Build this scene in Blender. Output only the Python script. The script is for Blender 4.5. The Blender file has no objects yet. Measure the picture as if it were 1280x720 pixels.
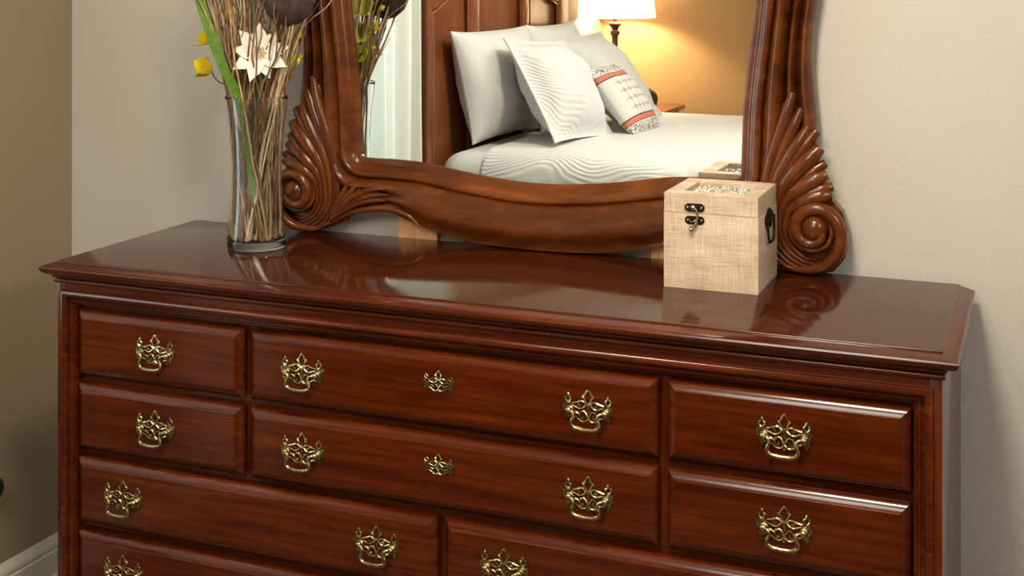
import bpy, bmesh, math, random
from mathutils import Vector, Matrix, noise

S = bpy.context.scene
COL = S.collection
PI = math.pi
random.seed(7)

# ------------------------------------------------------------------ camera
cam = bpy.data.cameras.new('camera')
cam_o = bpy.data.objects.new('camera', cam)
COL.objects.link(cam_o)
cam.sensor_width = 36.0
cam.lens = 1650.19 / 1280 * 36.0
cam.shift_y = -0.309
cam.clip_start = 0.05
cam_o.location = (0.9579, -2.4823, 1.4203)
cam_o.rotation_euler = (PI / 2, 0, 0.385)
S.camera = cam_o

# ------------------------------------------------------------------ world, lights, exposure
w = bpy.data.worlds.new('daylight')
S.world = w
w.use_nodes = True
bg = w.node_tree.nodes['Background']
bg.inputs[0].default_value = (0.82, 0.96, 0.97, 1)
bg.inputs[1].default_value = 3.8


def lamp(name, kind, loc, energy, color, rot=(0, 0, 0), size=0.3, size_y=None):
    l = bpy.data.lights.new(name, kind)
    l.energy = energy
    l.color = color
    if kind == 'AREA':
        l.size = size
        if size_y:
            l.shape = 'RECTANGLE'
            l.size_y = size_y
        else:
            l.shape = 'DISK'
    else:
        l.shadow_soft_size = size
    o = bpy.data.objects.new(name, l)
    COL.objects.link(o)
    o.location = loc
    o.rotation_euler = rot
    return o


def aim(o, target):
    d = Vector(target) - o.location
    o.rotation_euler = d.to_track_quat('-Z', 'Y').to_euler()


# flush ceiling light of the bedroom
lamp('ceiling_lamp', 'AREA', (0.45, -1.45, 2.60), 38, (1.0, 0.86, 0.63), size=0.38)
# photographer's soft strobe, to the right of the camera
key = lamp('strobe', 'AREA', (2.32, -1.80, 2.10), 18, (1.0, 0.95, 0.88), size=0.40)
aim(key, (-0.3, -0.1, 1.0))
# added unseen fill for the dim left back wall, large, behind the camera
soft = lamp('fill_light', 'AREA', (0.25, -2.75, 2.30), 26, (1.0, 0.93, 0.82), size=0.9)
aim(soft, (-0.6, 0.0, 1.1))

S.view_settings.view_transform = 'Standard'
S.view_settings.look = 'None'
S.view_settings.exposure = 0.27
S.view_settings.gamma = 1.0
S.view_settings.use_curve_mapping = False


# ------------------------------------------------------------------ materials
def mat(name):
    m = bpy.data.materials.new(name)
    m.use_nodes = True
    nt = m.node_tree
    return m, nt, nt.nodes['Principled BSDF']


def N(nt, kind, **kw):
    n = nt.nodes.new(kind)
    for k, v in kw.items():
        setattr(n, k, v)
    return n


def ramp(nt, stops):
    r = N(nt, 'ShaderNodeValToRGB')
    el = r.color_ramp.elements
    while len(el) < len(stops):
        el.new(0.5)
    for e, (p, c) in zip(el, stops):
        e.position = p
        e.color = (*c, 1)
    return r


def coords(nt, scale=(1, 1, 1), per_object=True, kind='Object'):
    tc = N(nt, 'ShaderNodeTexCoord')
    mp = N(nt, 'ShaderNodeMapping')
    mp.inputs['Scale'].default_value = scale
    nt.links.new(tc.outputs[kind], mp.inputs['Vector'])
    if per_object:
        oi = N(nt, 'ShaderNodeObjectInfo')
        mul = N(nt, 'ShaderNodeMath', operation='MULTIPLY')
        mul.inputs[1].default_value = 37.0
        nt.links.new(oi.outputs['Random'], mul.inputs[0])
        nt.links.new(mul.outputs[0], mp.inputs['Location'])
    return mp


def bump(nt, b, height, strength, dist=0.001):
    bn = N(nt, 'ShaderNodeBump')
    bn.inputs['Strength'].default_value = strength
    bn.inputs['Distance'].default_value = dist
    nt.links.new(height, bn.inputs['Height'])
    nt.links.new(bn.outputs[0], b.inputs['Normal'])


def wood(name, stops, scale, rough=0.28, coat=0.5, coat_rough=0.12, bumps=0.06, blotch=0.35, ior=1.5, spec=0.34):
    m, nt, b = mat(name)
    mp = coords(nt, scale)
    n1 = N(nt, 'ShaderNodeTexNoise')
    n1.inputs['Scale'].default_value = 1.0
    n1.inputs['Detail'].default_value = 8
    n1.inputs['Roughness'].default_value = 0.62
    n1.inputs['Distortion'].default_value = 0.6
    nt.links.new(mp.outputs[0], n1.inputs['Vector'])
    mp2 = coords(nt, (scale[0] * 0.16 + 1.2, scale[1] * 0.1 + 1.2, scale[2] * 0.16 + 1.2))
    n2 = N(nt, 'ShaderNodeTexNoise')
    n2.inputs['Scale'].default_value = 1.0
    n2.inputs['Detail'].default_value = 4
    n2.inputs['Distortion'].default_value = 1.4
    nt.links.new(mp2.outputs[0], n2.inputs['Vector'])
    mx = N(nt, 'ShaderNodeMix')
    mx.data_type = 'FLOAT'
    mx.inputs[0].default_value = blotch
    nt.links.new(n1.outputs['Fac'], mx.inputs[2])
    nt.links.new(n2.outputs['Fac'], mx.inputs[3])
    r = ramp(nt, stops)
    nt.links.new(mx.outputs[0], r.inputs[0])
    nt.links.new(r.outputs[0], b.inputs['Base Color'])
    b.inputs['Roughness'].default_value = rough
    b.inputs['Coat Weight'].default_value = coat
    b.inputs['Coat Roughness'].default_value = coat_rough
    b.inputs['Specular IOR Level'].default_value = spec
    b.inputs['IOR'].default_value = ior
    bump(nt, b, n1.outputs['Fac'], bumps, 0.001)
    return m


MAHOG = [(0.26, (0.025, 0.0028, 0.0006)), (0.46, (0.057, 0.0080, 0.0012)), (0.60, (0.092, 0.0155, 0.0020)), (0.78, (0.145, 0.031, 0.0042))]
FRAMEC = [(0.26, (0.034, 0.0068, 0.0015)), (0.46, (0.084, 0.0195, 0.0032)), (0.60, (0.142, 0.037, 0.0060)), (0.78, (0.215, 0.064, 0.0110))]
M = {}
M['mahogany'] = wood('mahogany', MAHOG, (5, 60, 100), rough=0.17, coat=0.0, spec=0.40)
M['mahogany_upright'] = wood('mahogany_upright', MAHOG, (100, 60, 5), rough=0.17, coat=0.0, spec=0.40)
M['mahogany_top'] = wood('mahogany_top', [(0.25, (0.024, 0.0038, 0.0014)), (0.5, (0.044, 0.0080, 0.0022)), (0.8, (0.075, 0.0160, 0.0042))], (6, 46, 46), rough=0.10, coat=0.0, bumps=0.015, ior=1.62, spec=0.5)
M['frame_wood'] = wood('frame_wood', FRAMEC, (9, 30, 34), rough=0.23, coat=0.0, bumps=0.07, blotch=0.5, spec=0.40)
M['frame_upright'] = wood('frame_upright', FRAMEC, (34, 30, 9), rough=0.23, coat=0.0, bumps=0.07, blotch=0.5, spec=0.40)
M['bed_wood'] = wood('bed_wood', [(0.28, (0.075, 0.019, 0.007)), (0.5, (0.165, 0.045, 0.014)), (0.75, (0.27, 0.085, 0.026))], (30, 30, 6), rough=0.36, coat=0.4)
M['raw_wood'] = wood('raw_wood', [(0.28, (0.50, 0.25, 0.10)), (0.5, (0.68, 0.38, 0.17)), (0.75, (0.80, 0.50, 0.26))], (60, 30, 5), rough=0.55, coat=0.1)
M['inner_dark'] = wood('inner_dark', [(0.3, (0.016, 0.004, 0.002)), (0.7, (0.045, 0.011, 0.004))], (7, 60, 60), rough=0.45, coat=0.2)


def make_brass():
    m, nt, b = mat('antique_brass')
    mp = coords(nt, (260, 260, 260))
    n = N(nt, 'ShaderNodeTexNoise')
    n.inputs['Scale'].default_value = 1
    n.inputs['Detail'].default_value = 3
    nt.links.new(mp.outputs[0], n.inputs['Vector'])
    r = ramp(nt, [(0.32, (0.15, 0.115, 0.055)), (0.55, (0.46, 0.36, 0.18)), (0.75, (0.70, 0.60, 0.36))])
    nt.links.new(n.outputs['Fac'], r.inputs[0])
    nt.links.new(r.outputs[0], b.inputs['Base Color'])
    b.inputs['Metallic'].default_value = 1
    b.inputs['Roughness'].default_value = 0.27
    return m


M['brass'] = make_brass()


def plain(name, col, rough=0.5, metallic=0, spec=0.5, noise_amt=0.0, nscale=40, bumps=0.0, sheen=0.0, coat=0.0):
    m, nt, b = mat(name)
    b.inputs['Roughness'].default_value = rough
    b.inputs['Metallic'].default_value = metallic
    b.inputs['Specular IOR Level'].default_value = spec
    b.inputs['Sheen Weight'].default_value = sheen
    b.inputs['Coat Weight'].default_value = coat
    mp = coords(nt, (nscale,) * 3)
    n = N(nt, 'ShaderNodeTexNoise')
    n.inputs['Scale'].default_value = 1
    n.inputs['Detail'].default_value = 4
    nt.links.new(mp.outputs[0], n.inputs['Vector'])
    lo = tuple(max(0, c * (1 - noise_amt)) for c in col)
    hi = tuple(min(1, c * (1 + noise_amt)) for c in col)
    r = ramp(nt, [(0.3, lo), (0.7, hi)])
    nt.links.new(n.outputs['Fac'], r.inputs[0])
    nt.links.new(r.outputs[0], b.inputs['Base Color'])
    if bumps:
        bump(nt, b, n.outputs['Fac'], bumps, 0.001)
    return m


M['wall_lamplit'] = plain('lamplit_wall_paint', (0.38, 0.232, 0.098), 0.62, noise_amt=0.02, nscale=170, bumps=0.22)  # front wall: warm lamplight put into the base colour of beige paint
M['wall_dimmed'] = plain('dimmed_wall_paint', (0.27, 0.212, 0.136), 0.62, noise_amt=0.02, nscale=170, bumps=0.22)  # left wall: its dimness put into a darker base colour
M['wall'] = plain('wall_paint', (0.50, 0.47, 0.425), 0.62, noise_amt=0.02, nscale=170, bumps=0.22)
M['ceiling'] = plain('ceiling_paint', (0.76, 0.74, 0.70), 0.9, noise_amt=0.02, nscale=60, bumps=0.1)
M['trim'] = plain('trim_paint', (0.62, 0.58, 0.50), 0.4, noise_amt=0.03, nscale=30)
M['carpet'] = plain('carpet', (0.15, 0.115, 0.085), 0.95, noise_amt=0.25, nscale=300, bumps=0.8)
M['antique'] = plain('dark_antique_metal', (0.035, 0.030, 0.026), 0.38, metallic=0.9, noise_amt=0.5, nscale=300)
M['black'] = plain('black_plastic', (0.010, 0.010, 0.011), 0.35, noise_amt=0.1)
M['rubber'] = plain('black_rubber', (0.006, 0.006, 0.006), 0.5, noise_amt=0.1)
M['lamp_metal'] = plain('lamp_bronze', (0.050, 0.028, 0.018), 0.4, metallic=0.5, noise_amt=0.3)
M['linen'] = plain('white_linen', (0.61, 0.63, 0.645), 0.85, noise_amt=0.015, nscale=14, bumps=0.25, sheen=0.2)
M['curtain_fabric'] = None
M['twig'] = plain('brown_twig', (0.20, 0.100, 0.050), 0.7, noise_amt=0.55, nscale=35)
M['twig_grey'] = plain('grey_brown_twig', (0.30, 0.195, 0.115), 0.7, noise_amt=0.45, nscale=35)
M['twig_tan'] = plain('tan_reed', (0.50, 0.32, 0.155), 0.65, noise_amt=0.35, nscale=35)
M['twig_pale'] = plain('bleached_reed', (0.66, 0.55, 0.37), 0.65, noise_amt=0.2, nscale=35)
M['blade'] = plain('green_blade', (0.080, 0.180, 0.008), 0.5, noise_amt=0.25, nscale=90)
M['blade_dark'] = plain('dark_green_blade', (0.012, 0.048, 0.014), 0.5, noise_amt=0.25, nscale=60)
M['petal'] = plain('cream_petal', (0.80, 0.765, 0.67), 0.7, noise_amt=0.06, nscale=60)
M['petal_tan'] = plain('tan_flower_heart', (0.76, 0.58, 0.35), 0.8, noise_amt=0.3, nscale=300)
M['yellow'] = plain('yellow_petal', (0.80, 0.60, 0.006), 0.5, noise_amt=0.15, nscale=80)
M['olive_leaf'] = plain('olive_petal', (0.60, 0.60, 0.030), 0.5, noise_amt=0.25, nscale=80)
M['pod'] = plain('dried_pod', (0.050, 0.026, 0.018), 0.75, noise_amt=0.6, nscale=60, bumps=0.9)
M['blossom_dark'] = plain('brown_bud', (0.13, 0.085, 0.03), 0.7, noise_amt=0.4, nscale=120)


def make_box_wood():
    m, nt, b = mat('whitewashed_wood')
    tc = N(nt, 'ShaderNodeTexCoord')
    res = []
    for sc in ((700, 700, 22), (26, 26, 520)):
        mp = N(nt, 'ShaderNodeMapping')
        mp.inputs['Scale'].default_value = sc
        nt.links.new(tc.outputs['Object'], mp.inputs['Vector'])
        n = N(nt, 'ShaderNodeTexNoise')
        n.inputs['Scale'].default_value = 1
        n.inputs['Detail'].default_value = 3
        nt.links.new(mp.outputs[0], n.inputs['Vector'])
        res.append(n)
    mp = N(nt, 'ShaderNodeMapping')
    mp.inputs['Scale'].default_value = (14, 14, 30)
    nt.links.new(tc.outputs['Object'], mp.inputs['Vector'])
    n3 = N(nt, 'ShaderNodeTexNoise')
    n3.inputs['Scale'].default_value = 1
    n3.inputs['Detail'].default_value = 3
    nt.links.new(mp.outputs[0], n3.inputs['Vector'])
    a = N(nt, 'ShaderNodeMix')
    a.data_type = 'FLOAT'
    a.inputs[0].default_value = 0.45
    nt.links.new(res[0].outputs['Fac'], a.inputs[2])
    nt.links.new(res[1].outputs['Fac'], a.inputs[3])
    a2 = N(nt, 'ShaderNodeMix')
    a2.data_type = 'FLOAT'
    a2.inputs[0].default_value = 0.30
    nt.links.new(a.outputs[0], a2.inputs[2])
    nt.links.new(n3.outputs['Fac'], a2.inputs[3])
    r = ramp(nt, [(0.33, (0.34, 0.220, 0.130)), (0.48, (0.52, 0.390, 0.270)), (0.62, (0.66, 0.555, 0.43))])
    nt.links.new(a2.outputs[0], r.inputs[0])
    nt.links.new(r.outputs[0], b.inputs['Base Color'])
    b.inputs['Roughness'].default_value = 0.6
    bump(nt, b, a.outputs[0], 0.25, 0.0006)
    return m


M['box_wood'] = make_box_wood()


def make_glass(name, color=(1, 1, 1), ior=1.45, rough=0.0):
    m, nt, b = mat(name)
    b.inputs['Base Color'].default_value = (*color, 1)
    b.inputs['Transmission Weight'].default_value = 1
    b.inputs['Roughness'].default_value = rough
    b.inputs['IOR'].default_value = ior
    tc = coords(nt, (40, 40, 40))
    n = N(nt, 'ShaderNodeTexNoise')
    n.inputs['Scale'].default_value = 1
    nt.links.new(tc.outputs[0], n.inputs['Vector'])
    bump(nt, b, n.outputs['Fac'], 0.03, 0.0005)
    return m


M['vase_glass'] = make_glass('clear_vase_glass', (0.99, 1.0, 0.995))
m, nt, b = mat('window_pane_glass')
b.inputs['Roughness'].default_value = 0.02
tp = N(nt, 'ShaderNodeBsdfTransparent')
tp.inputs[0].default_value = (0.95, 0.98, 0.97, 1)
fres = N(nt, 'ShaderNodeFresnel')
mixs = N(nt, 'ShaderNodeMixShader')
nt.links.new(fres.outputs[0], mixs.inputs[0])
nt.links.new(tp.outputs[0], mixs.inputs[1])
nt.links.new(b.outputs[0], mixs.inputs[2])
nt.links.new(mixs.outputs[0], nt.nodes['Material Output'].inputs[0])
M['pane'] = m
m, nt, b = mat('mirror_silver')
b.inputs['Base Color'].default_value = (0.90, 0.93, 0.91, 1)
b.inputs['Metallic'].default_value = 1
b.inputs['Roughness'].default_value = 0.0
M['mirror'] = m

m, nt, b = mat('mosaic_glass')
vo = N(nt, 'ShaderNodeTexVoronoi')
vo.inputs['Scale'].default_value = 1
mp = coords(nt, (170, 170, 170), False)
nt.links.new(mp.outputs[0], vo.inputs['Vector'])
r = ramp(nt, [(0.0, (0.10, 0.10, 0.07)), (0.35, (0.36, 0.35, 0.27)), (0.7, (0.58, 0.58, 0.53)), (1.0, (0.26, 0.22, 0.11))])
nt.links.new(vo.outputs['Color'], r.inputs[0])
nt.links.new(r.outputs[0], b.inputs['Base Color'])
b.inputs['Metallic'].default_value = 0.35
b.inputs['Roughness'].default_value = 0.33
M['mosaic'] = m

# curtain: sheer white weave that lets daylight through
m, nt, b = mat('curtain_fabric')
b.inputs['Base Color'].default_value = (0.82, 0.87, 0.84, 1)
b.inputs['Roughness'].default_value = 0.9
tr = N(nt, 'ShaderNodeBsdfTranslucent')
tr.inputs[0].default_value = (0.80, 0.88, 0.84, 1)
mixs = N(nt, 'ShaderNodeMixShader')
mixs.inputs[0].default_value = 0.16
nt.links.new(b.outputs[0], mixs.inputs[1])
nt.links.new(tr.outputs[0], mixs.inputs[2])
nt.links.new(mixs.outputs[0], nt.nodes['Material Output'].inputs[0])
mp = coords(nt, (500, 500, 500))
wv = N(nt, 'ShaderNodeTexWave')
wv.bands_direction = 'Z'
wv.inputs['Scale'].default_value = 1
nt.links.new(mp.outputs[0], wv.inputs['Vector'])
bump(nt, b, wv.outputs['Fac'], 0.1, 0.0005)
M['curtain_fabric'] = m

# lampshade: parchment, translucent
m, nt, b = mat('lampshade_linen')
b.inputs['Base Color'].default_value = (0.90, 0.87, 0.81, 1)
b.inputs['Roughness'].default_value = 0.8
tr = N(nt, 'ShaderNodeBsdfTranslucent')
tr.inputs[0].default_value = (0.97, 0.95, 0.92, 1)
mixs = N(nt, 'ShaderNodeMixShader')
mixs.inputs[0].default_value = 0.40
nt.links.new(b.outputs[0], mixs.inputs[1])
nt.links.new(tr.outputs[0], mixs.inputs[2])
nt.links.new(mixs.outputs[0], nt.nodes['Material Output'].inputs[0])
M['shade'] = m
m, nt, b = mat('lamp_bulb_glow')
b.inputs['Base Color'].default_value = (1, 0.9, 0.7, 1)
b.inputs['Emission Color'].default_value = (1.0, 0.72, 0.38, 1)
b.inputs['Emission Strength'].default_value = 8
M['bulb'] = m
m, nt, b = mat('ceiling_diffuser')
b.inputs['Base Color'].default_value = (0.9, 0.88, 0.84, 1)
b.inputs['Emission Color'].default_value = (1.0, 0.92, 0.80, 1)
b.inputs['Emission Strength'].default_value = 3
M['diffuser'] = m


def make_quilt(name, scale=9.0, dirn='X', strength=0.6):
    """white matelasse: flowing wave lines embossed in the cloth"""
    m, nt, b = mat(name)
    b.inputs['Base Color'].default_value = (0.61, 0.63, 0.645, 1)
    b.inputs['Roughness'].default_value = 0.8
    b.inputs['Sheen Weight'].default_value = 0.2
    mp = coords(nt, (1, 1, 1), False)
    n = N(nt, 'ShaderNodeTexNoise')
    n.inputs['Scale'].default_value = 2.6
    n.inputs['Detail'].default_value = 1.0
    nt.links.new(mp.outputs[0], n.inputs['Vector'])
    add = N(nt, 'ShaderNodeVectorMath', operation='MULTIPLY_ADD')
    add.inputs[1].default_value = (0.55, 0.55, 0.55)
    nt.links.new(n.outputs['Color'], add.inputs[0])
    nt.links.new(mp.outputs[0], add.inputs[2])
    wv = N(nt, 'ShaderNodeTexWave')
    wv.bands_direction = dirn
    wv.inputs['Scale'].default_value = scale
    wv.inputs['Distortion'].default_value = 0.8
    wv.inputs['Detail'].default_value = 0
    nt.links.new(add.outputs[0], wv.inputs['Vector'])
    bump(nt, b, wv.outputs['Fac'], strength, 0.004)
    return m


M['quilt'] = make_quilt('wave_quilt', 15.0, 'Y')
M['sham'] = make_quilt('wave_sham', 17.0, 'Z', 0.38)


def make_accent():
    """accent cushion: printed bands at both ends, ring print between (flat print in the cloth, by UV)"""
    m, nt, b = mat('accent_print')
    b.inputs['Roughness'].default_value = 0.85
    uv = N(nt, 'ShaderNodeUVMap')
    sep = N(nt, 'ShaderNodeSeparateXYZ')
    nt.links.new(uv.outputs[0], sep.inputs[0])

    def math_(op, a, bb=None):
        n = N(nt, 'ShaderNodeMath', operation=op)
        for i, x in enumerate((a, bb)):
            if x is None:
                continue
            if isinstance(x, (int, float)):
                n.inputs[i].default_value = x
            else:
                nt.links.new(x, n.inputs[i])
        return n.outputs[0]
    v = sep.outputs['Y']
    u = sep.outputs['X']
    d = math_('ABSOLUTE', math_('SUBTRACT', v, 0.5))          # 0 centre .. 0.5 edge

    def band(x, lo, hi):
        return math_('MULTIPLY', math_('GREATER_THAN', x, lo), math_('LESS_THAN', x, hi))
    red = band(d, 0.27, 0.325)
    navy = math_('ADD', band(d, 0.255, 0.27), band(d, 0.325, 0.333))
    ends = math_('GREATER_THAN', d, 0.345)
    scrib = N(nt, 'ShaderNodeTexVoronoi', feature='DISTANCE_TO_EDGE')
    scrib.inputs['Scale'].default_value = 24
    nt.links.new(uv.outputs[0], scrib.inputs['Vector'])
    ink = math_('MULTIPLY', ends, math_('LESS_THAN', scrib.outputs['Distance'], 0.07))
    # overlapping rings
    su = math_('SINE', math_('MULTIPLY', u, 28.0))
    sv = math_('SINE', math_('MULTIPLY', v, 28.0))
    prod = math_('ADD', math_('POWER', math_('ABSOLUTE', su), 0.7), math_('POWER', math_('ABSOLUTE', sv), 0.7))
    mid = math_('LESS_THAN', d, 0.24)
    uu = math_('LESS_THAN', math_('ABSOLUTE', math_('SUBTRACT', u, 0.5)), 0.36)
    ring = math_('MULTIPLY', math_('MULTIPLY', mid, uu), math_('LESS_THAN', prod, 1.22))

    def over(base, fac, col):
        mx = N(nt, 'ShaderNodeMix')
        mx.data_type = 'RGBA'
        nt.links.new(fac, mx.inputs[0])
        if isinstance(base, tuple):
            mx.inputs[6].default_value = (*base, 1)
        else:
            nt.links.new(base, mx.inputs[6])
        mx.inputs[7].default_value = (*col, 1)
        return mx.outputs[2]
    c = over((0.62, 0.62, 0.61), ring, (0.36, 0.35, 0.33))
    c = over(c, ink, (0.13, 0.14, 0.17))
    c = over(c, navy, (0.04, 0.05, 0.10))
    c = over(c, red, (0.56, 0.155, 0.105))
    nt.links.new(c, b.inputs['Base Color'])
    return m


M['accent'] = make_accent()


# ------------------------------------------------------------------ mesh helpers
class MB:
    def __init__(self):
        self.v = []
        self.f = []
        self.uv = None

    def add(self, vs, fs):
        o = len(self.v)
        self.v += [tuple(p) for p in vs]
        self.f += [tuple(i + o for i in f) for f in fs]
        return self

    def loft(self, rings, closed=True, cap0=False, cap1=False, ring_closed=False):
        n = len(rings[0])
        vs = [p for r in rings for p in r]
        fs = []
        R = len(rings)
        for i in range(R if ring_closed else R - 1):
            i2 = (i + 1) % R
            for j in range(n if closed else n - 1):
                j2 = (j + 1) % n
                fs.append((i * n + j, i * n + j2, i2 * n + j2, i2 * n + j))
        if cap0:
            fs.append(tuple(range(n - 1, -1, -1)))
        if cap1:
            fs.append(tuple((R - 1) * n + j for j in range(n)))
        return self.add(vs, fs)

    def tube(self, path, rad, n=8, squash=None, squash_dir=None, caps=True):
        """swept round section; squash<1 flattens it along squash_dir"""
        P = [Vector(p) for p in path]
        if not hasattr(rad, '__len__'):
            rad = [rad] * len(P)
        rings = []
        ref = None
        for i, p in enumerate(P):
            t = (P[min(i + 1, len(P) - 1)] - P[max(i - 1, 0)])
            if t.length < 1e-9:
                t = Vector((0, 0, 1))
            t.normalize()
            if squash_dir is not None:
                a = Vector(squash_dir)
                a = a - t * a.dot(t)
                if a.length < 1e-6:
                    a = t.orthogonal()
                a.normalize()
            else:
                if ref is None:
                    ref = t.orthogonal()
                a = ref - t * ref.dot(t)
                if a.length < 1e-6:
                    a = t.orthogonal()
                a.normalize()
                ref = a
            bb = t.cross(a)
            q = squash if squash is not None else 1.0
            rings.append([p + a * (math.cos(2 * PI * k / n) * rad[i] * q) + bb * (math.sin(2 * PI * k / n) * rad[i]) for k in range(n)])
        return self.loft(rings, True, caps, caps)

    def lathe(self, prof, n=32, c=(0, 0, 0), cap0=False, cap1=False):
        rings = [[(c[0] + r * math.cos(2 * PI * k / n), c[1] + r * math.sin(2 * PI * k / n), c[2] + z) for k in range(n)] for r, z in prof]
        return self.loft(rings, True, cap0, cap1)

    def box(self, x0, x1, y0, y1, z0, z1, bev=0.0):
        if bev <= 0:
            vs = [(x, y, z) for z in (z0, z1) for y in (y0, y1) for x in (x0, x1)]
            return self.add(vs, [(0, 2, 3, 1), (4, 5, 7, 6), (0, 1, 5, 4), (2, 6, 7, 3), (0, 4, 6, 2), (1, 3, 7, 5)])
        bm = bmesh.new()
        bmesh.ops.create_cube(bm, size=1)
        for v in bm.verts:
            v.co = ((x0 + x1) / 2 + v.co.x * (x1 - x0), (y0 + y1) / 2 + v.co.y * (y1 - y0), (z0 + z1) / 2 + v.co.z * (z1 - z0))
        bmesh.ops.bevel(bm, geom=bm.edges[:], offset=bev, segments=2, profile=0.6, affect='EDGES')
        bm.verts.index_update()
        self.add([v.co[:] for v in bm.verts], [[v.index for v in f.verts] for f in bm.faces])
        bm.free()
        return self

    def ball(self, c, r, n=12, m=8):
        rx, ry, rz = r if hasattr(r, '__len__') else (r, r, r)
        prof = []
        rings = []
        for i in range(m + 1):
            a = -PI / 2 + PI * i / m
            rr = max(math.cos(a), 1e-3)
            rings.append([(c[0] + rx * rr * math.cos(2 * PI * k / n), c[1] + ry * rr * math.sin(2 * PI * k / n), c[2] + rz * math.sin(a)) for k in range(n)])
        return self.loft(rings, True, True, True)

    def prism(self, poly, y0, y1, hole=None):
        """polygon in x,z extruded along y"""
        n = len(poly)
        vs = [(x, y0, z) for x, z in poly] + [(x, y1, z) for x, z in poly]
        fs = [tuple(range(n)), tuple(range(2 * n - 1, n - 1, -1))]
        for i in range(n):
            j = (i + 1) % n
            fs.append((i, i + n, j + n, j))
        return self.add(vs, fs)

    def mesh(self, name, m, smooth=35):
        me = bpy.data.meshes.new(name)
        me.from_pydata(self.v, [], self.f)
        bm = bmesh.new()
        bm.from_mesh(me)
        bmesh.ops.recalc_face_normals(bm, faces=bm.faces)
        bm.to_mesh(me)
        bm.free()
        me.materials.append(m)
        if smooth:
            for p in me.polygons:
                p.use_smooth = True
            me.set_sharp_from_angle(angle=math.radians(smooth))
        return me

    def build(self, name, m, parent=None, smooth=35, loc=None):
        o = bpy.data.objects.new(name, self.mesh(name, m, smooth))
        COL.objects.link(o)
        if parent is not None:
            # geometry is given in world coordinates unless the parent's frame is meant
            o.parent = parent
        if loc is not None:
            o.location = loc
        return o


def shift(mb, d):
    mb.v = [(x - d[0], y - d[1], z - d[2]) for x, y, z in mb.v]
    return mb


def thing(name, label, cat, loc=(0, 0, 0), group=None, rz=0):
    o = bpy.data.objects.new(name, None)
    o.empty_display_size = 0.05
    COL.objects.link(o)
    o.location = loc
    o.rotation_euler = (0, 0, rz)
    o['label'] = label
    o['category'] = cat
    if group:
        o['group'] = group
    return o


def tag(o, label, cat, group=None):
    o['label'] = label
    o['category'] = cat
    if group:
        o['group'] = group
    return o


def part(mb, name, m, root, smooth=35, label=None):
    """part whose mesh was written in world coordinates"""
    # roots here are unrotated, so a plain offset is enough
    off = Vector((0, 0, 0))
    r = root
    while r is not None:
        off += Vector(r.location)
        r = r.parent
    o = shift(mb, off).build(name, m, root, smooth)
    if label:
        o['label'] = label
    return o


def struct(mb, name, m, smooth=35):
    o = mb.build(name, m, None, smooth)
    o['kind'] = 'structure'
    return o


def catmull(pts, per=8):
    P = [Vector(p) for p in pts]
    out = []
    for i in range(len(P) - 1):
        p0 = P[max(i - 1, 0)]
        p1 = P[i]
        p2 = P[i + 1]
        p3 = P[min(i + 2, len(P) - 1)]
        for k in range(per):
            t = k / per
            out.append(0.5 * ((2 * p1) + (p2 - p0) * t + (2 * p0 - 5 * p1 + 4 * p2 - p3) * t * t + (3 * p1 - p0 - 3 * p2 + p3) * t ** 3))
    out.append(P[-1])
    return out


def lerp(a, b, t):
    return a + (b - a) * t


def smoothstep(a, b, x):
    t = max(0, min(1, (x - a) / (b - a)))
    return t * t * (3 - 2 * t)


# ================================================================== ROOM
XL, XR, YB, YF, ZC = -1.183, 3.1, 0.025, -4.07, 2.62
T = 0.12
struct(MB().box(XL - T, XR + T, YF - T, YB + T, -0.1, 0), 'floor', M['carpet'], 0)
struct(MB().box(XL - T, XR + T, YF - T, YB + T, ZC, ZC + 0.1), 'ceiling', M['ceiling'], 0)
struct(MB().box(XL - T, XR + T, YB, YB + T, 0, ZC), 'wall_back', M['wall'], 0)
struct(MB().box(XL - T, XR + T, YF - T, YF, 0, ZC), 'wall_front', M['wall_lamplit'], 0)
struct(MB().box(XR, XR + T, YF, YB, 0, ZC), 'wall_right', M['wall'], 0)
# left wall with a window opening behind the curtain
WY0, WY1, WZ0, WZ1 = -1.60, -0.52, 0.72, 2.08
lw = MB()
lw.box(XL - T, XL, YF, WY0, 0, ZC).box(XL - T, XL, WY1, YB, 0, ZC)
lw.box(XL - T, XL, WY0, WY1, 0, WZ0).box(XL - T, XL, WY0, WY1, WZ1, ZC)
struct(lw, 'wall_left', M['wall_dimmed'], 0)

win = bpy.data.objects.new('window_1', None)
COL.objects.link(win)
win.location = (XL, (WY0 + WY1) / 2, WZ0)
win['kind'] = 'structure'
fr = MB()
for a in ((WY0, WY0 + 0.045), (WY1 - 0.045, WY1)):
    fr.box(XL - 0.09, XL - 0.03, a[0], a[1], WZ0, WZ1, 0.003)
for a in ((WZ0, WZ0 + 0.045), (WZ1 - 0.045, WZ1), ((WZ0 + WZ1) / 2 - 0.02, (WZ0 + WZ1) / 2 + 0.02)):
    fr.box(XL - 0.09, XL - 0.03, WY0 + 0.045, WY1 - 0.045, a[0], a[1], 0.003)
part(fr, 'window_frame', M['trim'], win)
for a in ((WZ0 + 0.045, (WZ0 + WZ1) / 2 - 0.02), ((WZ0 + WZ1) / 2 + 0.02, WZ1 - 0.045)):
    part(MB().box(XL - 0.063, XL - 0.057, WY0 + 0.045, WY1 - 0.045, a[0], a[1]), 'pane', M['pane'], win, 0)
cas = MB()
for a in ((WY0 - 0.07, WY0), (WY1, WY1 + 0.07)):
    cas.box(XL, XL + 0.016, a[0], a[1], WZ0 - 0.02, WZ1 + 0.07, 0.004)
cas.box(XL, XL + 0.016, WY0, WY1, WZ1, WZ1 + 0.07, 0.004)
part(cas, 'window_casing', M['trim'], win)
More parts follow.
